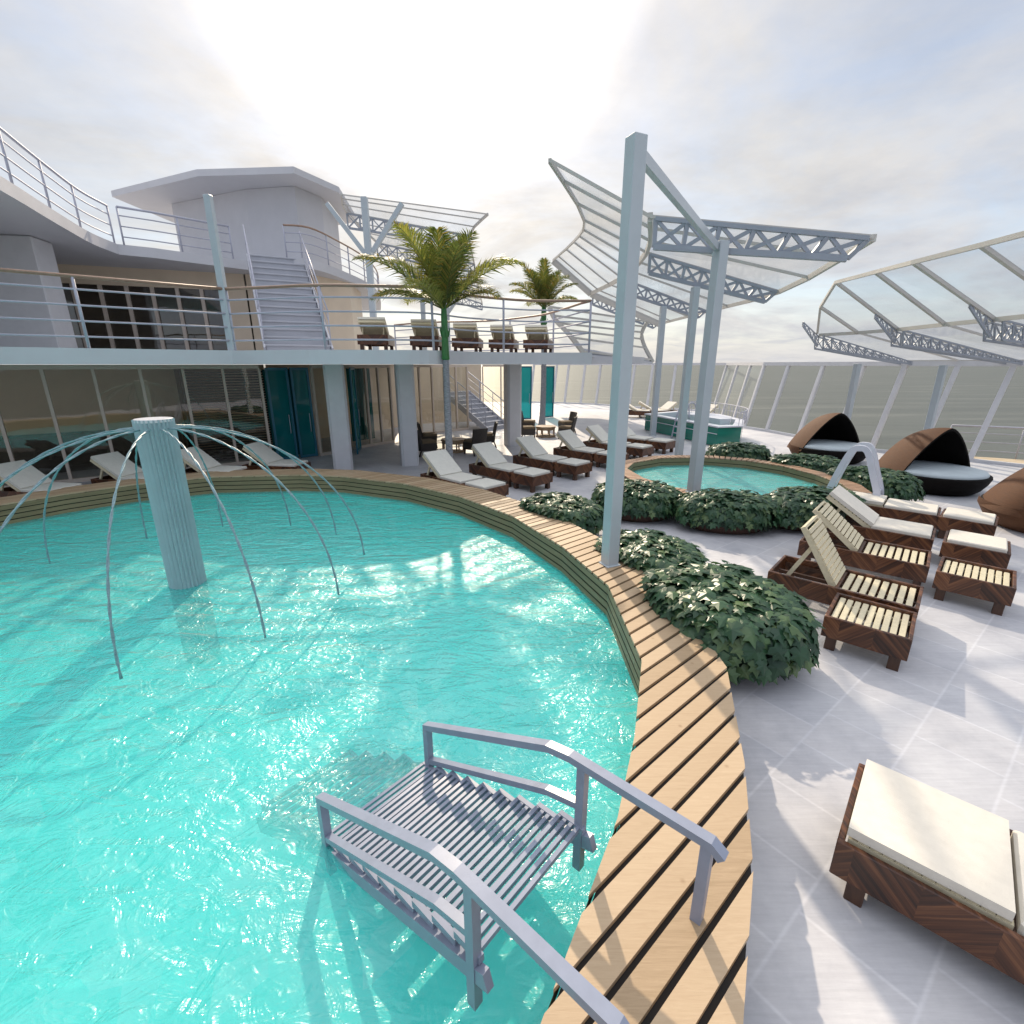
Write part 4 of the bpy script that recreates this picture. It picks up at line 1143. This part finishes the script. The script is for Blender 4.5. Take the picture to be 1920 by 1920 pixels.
for k in range(0,4):
    e,f=Vector(ST[k][0]),Vector(ST[k][1]); hgt=.46 if k<1 else .46
    e2=e.lerp(f,.02); f2=f.lerp(e,.03)
    el,fl=e.lerp(f,.09)-Vector((0,0,hgt*.82)),f2-Vector((0,0,hgt*1.15))
    s=.30 if k<1 else .26
    truss([fl,el],[f2-Vector((0,0,.05)),e2-Vector((0,0,.05))],t,.12 if k<1 else .11,.10,.5,.085)
# right canopy along the screen
SB=[ # outer (screen head)   fold             upper edge
 ((19.6,6.5,3.12),(10.1,5.6,3.95),(7.6,5.3,4.9)),
 ((18.0,11.3,3.12),(10.2,9.5,3.95),(7.7,8.9,4.9)),
 ((17.0,13.4,3.12),(10.27,11.07,3.94),(7.77,10.4,4.92)),
 ((16.1,14.6,3.12),(10.35,12.4,3.94),(8.03,11.8,4.98)),
 ((15.40,15.46,3.12),(10.6,14.2,3.94),(8.3,13.6,5.04)),
 ((14.5,16.4,3.12),(10.35,15.45,3.93),(8.9,15.1,4.6)),
 ((13.55,17.37,3.12),(9.78,16.4,3.92),(9.70,16.38,3.99))]
t=thing('glass_canopy','right glass canopy leaning over the daybeds along the sea screen','canopy')
O_=[Vector(s[0]) for s in SB]; F2=[Vector(s[1]) for s in SB]; U2=[Vector(s[2]) for s in SB]
g=MB()
for a,b in ((O_,F2),(F2,U2)):
    for i in range(len(a)-1): g.quad(a[i],b[i],b[i+1],a[i+1])
g.build('glass',M['glass_canopy'],t)
for line,wd,h in ((F2,.07,.09),(U2,.06,.08),(O_,.07,.09)):
    m=MB(); m.ribbon([p-Vector((0,0,.03)) for p in line],wd,h); m.build('edge_beam',M['beam_paint'],t)
for i in range(len(F2)-1):
    m=MB(); d=Vector((0,0,-.02)); m.bar(O_[i]+d,F2[i]+d,.04,.05); m.bar(F2[i]+d,U2[i]+d,.07,.07); m.build('purlin',M['beam_paint'],t)
for (o,f,e) in ((SB[6][0],SB[6][1],(9.2,16.4,4.28)),(SB[4][0],SB[4][1],(9.75,13.98,4.30)),(SB[2][0],SB[2][1],(9.5,10.87,4.25))):
    o,f,e=Vector(o),Vector(f),Vector(e)
    dn=Vector((0,0,-.42)); dn2=Vector((0,0,-.12)); sd_=(o-f).cross(Vector((0,0,1))).normalized()*.16
    for s in (-1,1):
        truss([f+dn+sd_*s+(o-f)*.02,o+dn2+sd_*s],[f+sd_*s-Vector((0,0,.05)),o+sd_*s-Vector((0,0,.05))],t,.045,.05,.36,.035)
    truss([f+dn*.9,e-Vector((0,0,.10))],[f-Vector((0,0,.08)),e],t,.04,.04,.3,.03)
# left canopy beyond the terrace, on branching posts
t=thing('glass_canopy','far left glass canopy with lattice trusses behind the big palm crown','canopy')
SC=[((-.9,20.5,8.35),(-6.2,20.2,8.9)),((-1.75,22.5,8.1),(-6.6,22,8.8)),((-1.9,27,7.85),(-6.6,26.5,8.7)),((-2.05,32,7.5),(-6.4,31.5,8.6)),((-2.1,37,7.1),(-6.2,36.5,8.3))]
a=spline([s[0] for s in SC],3); b=spline([s[1] for s in SC],3); g=MB()
for i in range(len(a)-1): g.quad(a[i],a[i+1],b[i+1],b[i])
g.build('glass',M['glass_canopy'],t)
for line in (a,b):
    m=MB(); m.ribbon(line,.06,.09); m.build('edge_beam',M['beam_paint'],t)
for i in range(len(a)):
    m=MB(); m.bar(a[i],b[i],.03,.04); m.build('purlin',M['beam_paint'],t)
for k in (1,2,3,4):
    e,f=Vector(SC[k][0]),Vector(SC[k][1]); truss([f-Vector((0,0,.55)),e-Vector((0,0,.42))],[f-Vector((0,0,.04)),e-Vector((0,0,.04))],t,.08,.08,.5,.06)
def ypost(label,x,y,z0,zf,z1,wd,arm):
    t=thing('branching_post',label,'post',(x,y,z0),0,'branching posts on the terrace')
    m=MB(); m.cham(-wd/2,wd/2,-wd/2,wd/2,0,z1-z0,.008); m.build('shaft',M['post_paint'],t)
    for s in (-1,1):
        m=MB(); m.bar((s*wd*.3,0,zf-z0),(s*arm,0,zf-z0+arm*1.25),wd*.72,wd*.72,(0,1,0)); m.build('arm',M['post_paint'],t)
ypost('tall branching post behind the leftmost terrace lounger',-4.9,18.4,Z1,6.55,8.3,.2,1.25)
ypost('branching post behind the big palm crown',-4.6,27.0,Z1,6.3,8.2,.22,1.3)
ypost('far branching post right of the big palm trunk',-3.9,31.5,0,6.0,8.0,.24,1.4)
# curved rib canopy at the side terrace
t=thing('ribbed_canopy','curved tan ribbed canopy behind the tall pool post above the side terrace','canopy')
LR=spline([(1.35,19,5.0),(1.55,19,4.6),(1.85,19,4.3),(2.2,19,3.95),(2.75,19.3,3.36)],4)
RR=spline([(6.35,24.2,4.9),(6.15,24.2,4.6),(6.1,24.2,4.25),(6.3,24.2,3.75),(6.75,24.3,3.10)],4)
g=MB()
for i in range(len(LR)-1): g.quad(LR[i],LR[i+1],RR[i+1],RR[i],True)
g.build('glass',M['glass_canopy'],t)
for line in (LR,RR):
    m=MB(); m.ribbon(line,.10,.16); m.build('rib',M['beam_paint'],t)
for i in (0,3,6,9,12,15): 
    m=MB(); m.bar(LR[i],RR[i],.06,.07); m.build('purlin',M['beam_paint'],t)
m=MB(); m.quad(LR[-1]+Vector((-.2,.2,.25)),RR[-1]+Vector((-.4,.1,.18)),RR[-1],LR[-1]); m.quad(LR[-1],RR[-1],RR[-1]-Vector((0,0,.1)),LR[-1]-Vector((0,0,.06)))
m.build('sill_sheet',M['slab'],t)

# ------------------------------------------------------------------ glass sea screen
t=thing('glass_screen','tall outward leaning glass screen with white mullions between deck and sea','windscreen')
scr=[(19.5,-4),(19.5,1.5),(19.5,6.4),(17.6,12.0),(16.1,13.9)]+SCREEN
def out_top(i):
    p=Vector(scr[i]); a=Vector(scr[max(0,i-1)]); b=Vector(scr[min(len(scr)-1,i+1)])
    d=(b-a).normalized(); nn=Vector((d.y,-d.x))
    if i<=14: nn=Vector((1,0))
    else: nn=Vector((.45,.9)) if i<17 else Vector((.5,.6))
    return Vector((p.x+nn.x*.57,p.y+nn.y*.57*(.3 if i<=14 else .7),3.02))
TOP=[out_top(i) for i in range(len(scr))]; BOT=[Vector((x,y,.06)) for x,y in scr]
g=MB()
for i in range(len(scr)-1): g.quad(BOT[i],BOT[i+1],TOP[i+1],TOP[i])
g.build('pane',M['glass_screen'],t)
for i in range(len(scr)):
    wd=.15 if i<12 else .16
    d=(Vector(scr[min(len(scr)-1,i+1)])-Vector(scr[max(0,i-1)])).normalized()
    m=MB(); m.bar(BOT[i]-Vector((0,0,.04)),TOP[i],.12,wd,(d.x,d.y,0)); m.build('mullion',M['white_paint'],t)
m=MB(); m.ribbon(TOP,.16,.15); m.build('top_rail',M['white_paint'],t)
m=MB(); m.ribbon([p+Vector((0,0,-.01)) for p in BOT],.12,.10); m.build('sill',M['white_paint'],t)
railing('promenade_railing','weathered railing on the outer promenade beyond the glass',pro[1:],-.25,1.1,3,2.2,False,.016)

# ------------------------------------------------------------------ raised hot tub
t=thing('hot_tub','raised hot tub clad in green glass behind the small pool','hot tub')
tub=[(6.33,23.3),(7.75,18.35),(8.75,18.6),(9.75,20.6),(9.6,23.2),(8.2,24.6)]
HT=.77
m=MB(); ti=offset_poly(tub,-.04); m.prism(ti,0,HT-.03,top=False); m.build('shell',M['tub_white'],t)
for i in range(len(tub)):
    a,b=Vector((*tub[i],0)),Vector((*tub[(i+1)%len(tub)],0)); u=(b-a).normalized()
    m=MB(); z=Vector((0,0,1))
    if i in (0,1,2):
        m.quad(a+z*.02,b+z*.02,b+z*(HT-.04),a+z*(HT-.04)); m.build('green_panel',M['tub_glass'],t)
    else:
        m.quad(a+z*.02,b+z*.02,b+z*(HT-.04),a+z*(HT-.04)); m.build('side_panel',M['tub_white'],t)
rimo=offset_poly(tub,.05); rimi=offset_poly(tub,-.32)
m=MB()
for i in range(len(tub)):
    j=(i+1)%len(tub)
    m.quad((*rimo[i],HT),(*rimo[j],HT),(*rimi[j],HT),(*rimi[i],HT)); m.quad((*rimo[i],HT-.05),(*rimo[j],HT-.05),(*rimo[j],HT),(*rimo[i],HT)); m.quad((*rimi[i],HT),(*rimi[j],HT),(*rimi[j],.2),(*rimi[i],.2))
m.build('rim',M['tub_white'],t)
m=MB()
for i in range(len(tub)):
    j=(i+1)%len(tub); m.quad((*offset_poly(tub,.06)[i],HT-.27),(*offset_poly(tub,.06)[j],HT-.27),(*offset_poly(tub,.06)[j],HT-.30),(*offset_poly(tub,.06)[i],HT-.30)) if i==0 else None
m.build('trim',M['tub_white'],t)
m=MB(); tri=tess([rimi]); m.add([(x,y,.55) for x,y in rimi],[tuple(q) for q in tri]); m.build('tub_water',M['tub_glass'],t)
m=MB(); m.prism([(x*.45+8.9*.55,y*.45+20.9*.55) for x,y in tub],.5,HT+.12); m.build('inner_bench',M['tub_white'],t)
path=spline([(8.6,18.55,HT),(9.0,19.0,HT),(9.72,20.6,HT),(9.6,23.2,HT),(8.3,24.5,HT)],5)
railing('tub_railing','low thin white railing curving round the right side of the green tub',[(p.x,p.y) for p in path],HT,.5,1,.3,False,.009,hand_r=.016)
t=thing('tub_ladder','white hooped ladder leaning on the green tub','pool ladder',(7.02,20.35,0),R(106))
for s in (-.24,.24):
    m=MB(); m.tube(spline([(s,.22,0),(s,.14,.5),(s,.04,1.0),(s,-.12,1.42),(s,-.3,1.5),(s,-.46,1.35),(s,-.55,.8)],5),.028,8); m.build('hoop',M['rail_steel'],t)
for z in (.25,.5,.75):
    m=MB(); m.bar((-.24,.19-.1*z,z),(.24,.19-.1*z,z),.08,.03); m.build('rung',M['rail_steel'],t)

# ------------------------------------------------------------------ upper storey at the left
t=thing('upper_window_wall','tan upper wall with a long row of dark windows behind the terrace','wall')
a,b=Vector((-17.6,18.78)),Vector((-11.45,21.05)); d=(b-a).normalized(); nn=Vector((-d.y,d.x)); Lw=(b-a).length
e0=Vector((-19.5,18.08)); e1=Vector((-10.75,21.3))
def wq(m,u0,u1,z0,z1,off): 
    p=a+d*u0-nn*off; q=a+d*u1-nn*off; m.quad((*p,z0),(*q,z0),(*q,z1),(*p,z1))
m=MB(); wq(m,-2,Lw+.75,5.82,6.6,0); wq(m,-2,0,Z1,5.82,0); wq(m,Lw,Lw+.75,Z1,5.82,0); m.build('wall',M['tan_wall'],t)
m=MB(); wq(m,0,Lw,Z1+.05,5.82,-.06); m.build('window_glass',M['glass_facade'],t)
for i in range(9):
    u=Lw*i/8; m=MB(); p=a+d*u; m.bar((*(p-nn*.01),Z1),(*(p-nn*.01),5.82),.10,.12,(d.x,d.y,0)); m.build('mullion',M['tan_mullion'],t)
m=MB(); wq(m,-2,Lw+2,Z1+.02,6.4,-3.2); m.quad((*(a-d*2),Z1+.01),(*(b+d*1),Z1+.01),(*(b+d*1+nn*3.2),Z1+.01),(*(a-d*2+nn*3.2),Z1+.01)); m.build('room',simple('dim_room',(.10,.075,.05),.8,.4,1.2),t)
t=thing('pillar','wide white pillar at the far left of the terrace','pillar',(-13.45,15.2,Z1),R(12))
m=MB(); m.cham(-2.6,0,0,.9,0,3.12,.03); m.build('shaft',M['white_paint'],t)
t=thing('wall_block','white wall block under the stair landing with stair shadow','wall')
m=MB(); m.prism([(-10.7,21.35),(-8.0,21.6),(-7.2,23.5),(-7.6,26.5),(-10.7,26.5)],Z1,6.5); m.build('wall',M['tan_wall'],t)
t=thing('corner_post','slim white corner post at the bend of the terrace railing','post',(-6.80,12.42,Z1))
m=MB(); m.cham(-.075,.075,-.075,.075,0,3.3,.008); m.build('shaft',M['post_paint'],t)
t=thing('plain_pole','brown wooden pole just behind the slim corner post','pole',(-7.6,13.9,Z1))  # plain brown pole at the wall end, carries no flag
m=MB(); m.tube([(0,0,0),(0,0,2.2)],.075,10); m.build('shaft',M['brown_pole'],t)
# top deck with curved edge
edge=spline([(-8.5,5.0),(-10.2,10.5),(-11.7,14.1),(-12.55,16.2),(-12.9,17.7)],4)
topd=[(p[0],p[1]) for p in edge]+[(-12.1,18.25),(-10.45,20.0),(-9.9,20.6),(-8.3,19.95)]
prow=[(p[0],p[1]) for p in spline([(-8.3,19.95),(-7.5,20.3),(-7.15,22.2),(-6.95,25.5),(-7.4,29.5),(-8.8,35)],4)]
topd+=prow[1:]+[(-22,35),(-26,20),(-24,5)]
m=MB(); m.prism(topd,6.45,6.76); tag(m.build('top_deck',M['slab']),'white top deck slab with curved fascia at the upper left','deck slab')
railing('top_deck_railing','thin blue-grey railing on the top deck edge above the dark windows',[(-12.75,17.8),(-12.05,18.4),(-10.45,20.15)],6.76,1.1,3,1.6,False,.02)
railing('top_deck_railing','curved railing with wood handrail on the top deck right of the stairs',[(x-.05,y) for x,y in prow],6.76,1.1,3,1.9,True,.02)
railing('top_deck_railing','railing along the curved balcony at the top left corner',[(p[0]-.08,p[1]) for p in edge],6.76,1.1,3,1.9,False,.02)
m=MB(); pc=[(-11.5,24),(-9.2,23.6),(-8.6,25),(-8.9,28),(-12,30),(-16,30),(-16,26)]; m.prism(pc,6.762,10.2)
tag(m.build('deck_cabin',M['slab']),'pale cabin wall on the top deck above the stairs','cabin')
m=MB(); m.prism([(-12.6,22.5),(-8.6,22.2),(-7.6,24.5),(-8.2,29),(-12,31),(-18,31),(-18,25)],10.21,10.45); tag(m.build('cabin_roof',M['slab']),'flat pale roof over the top deck cabin','roof')
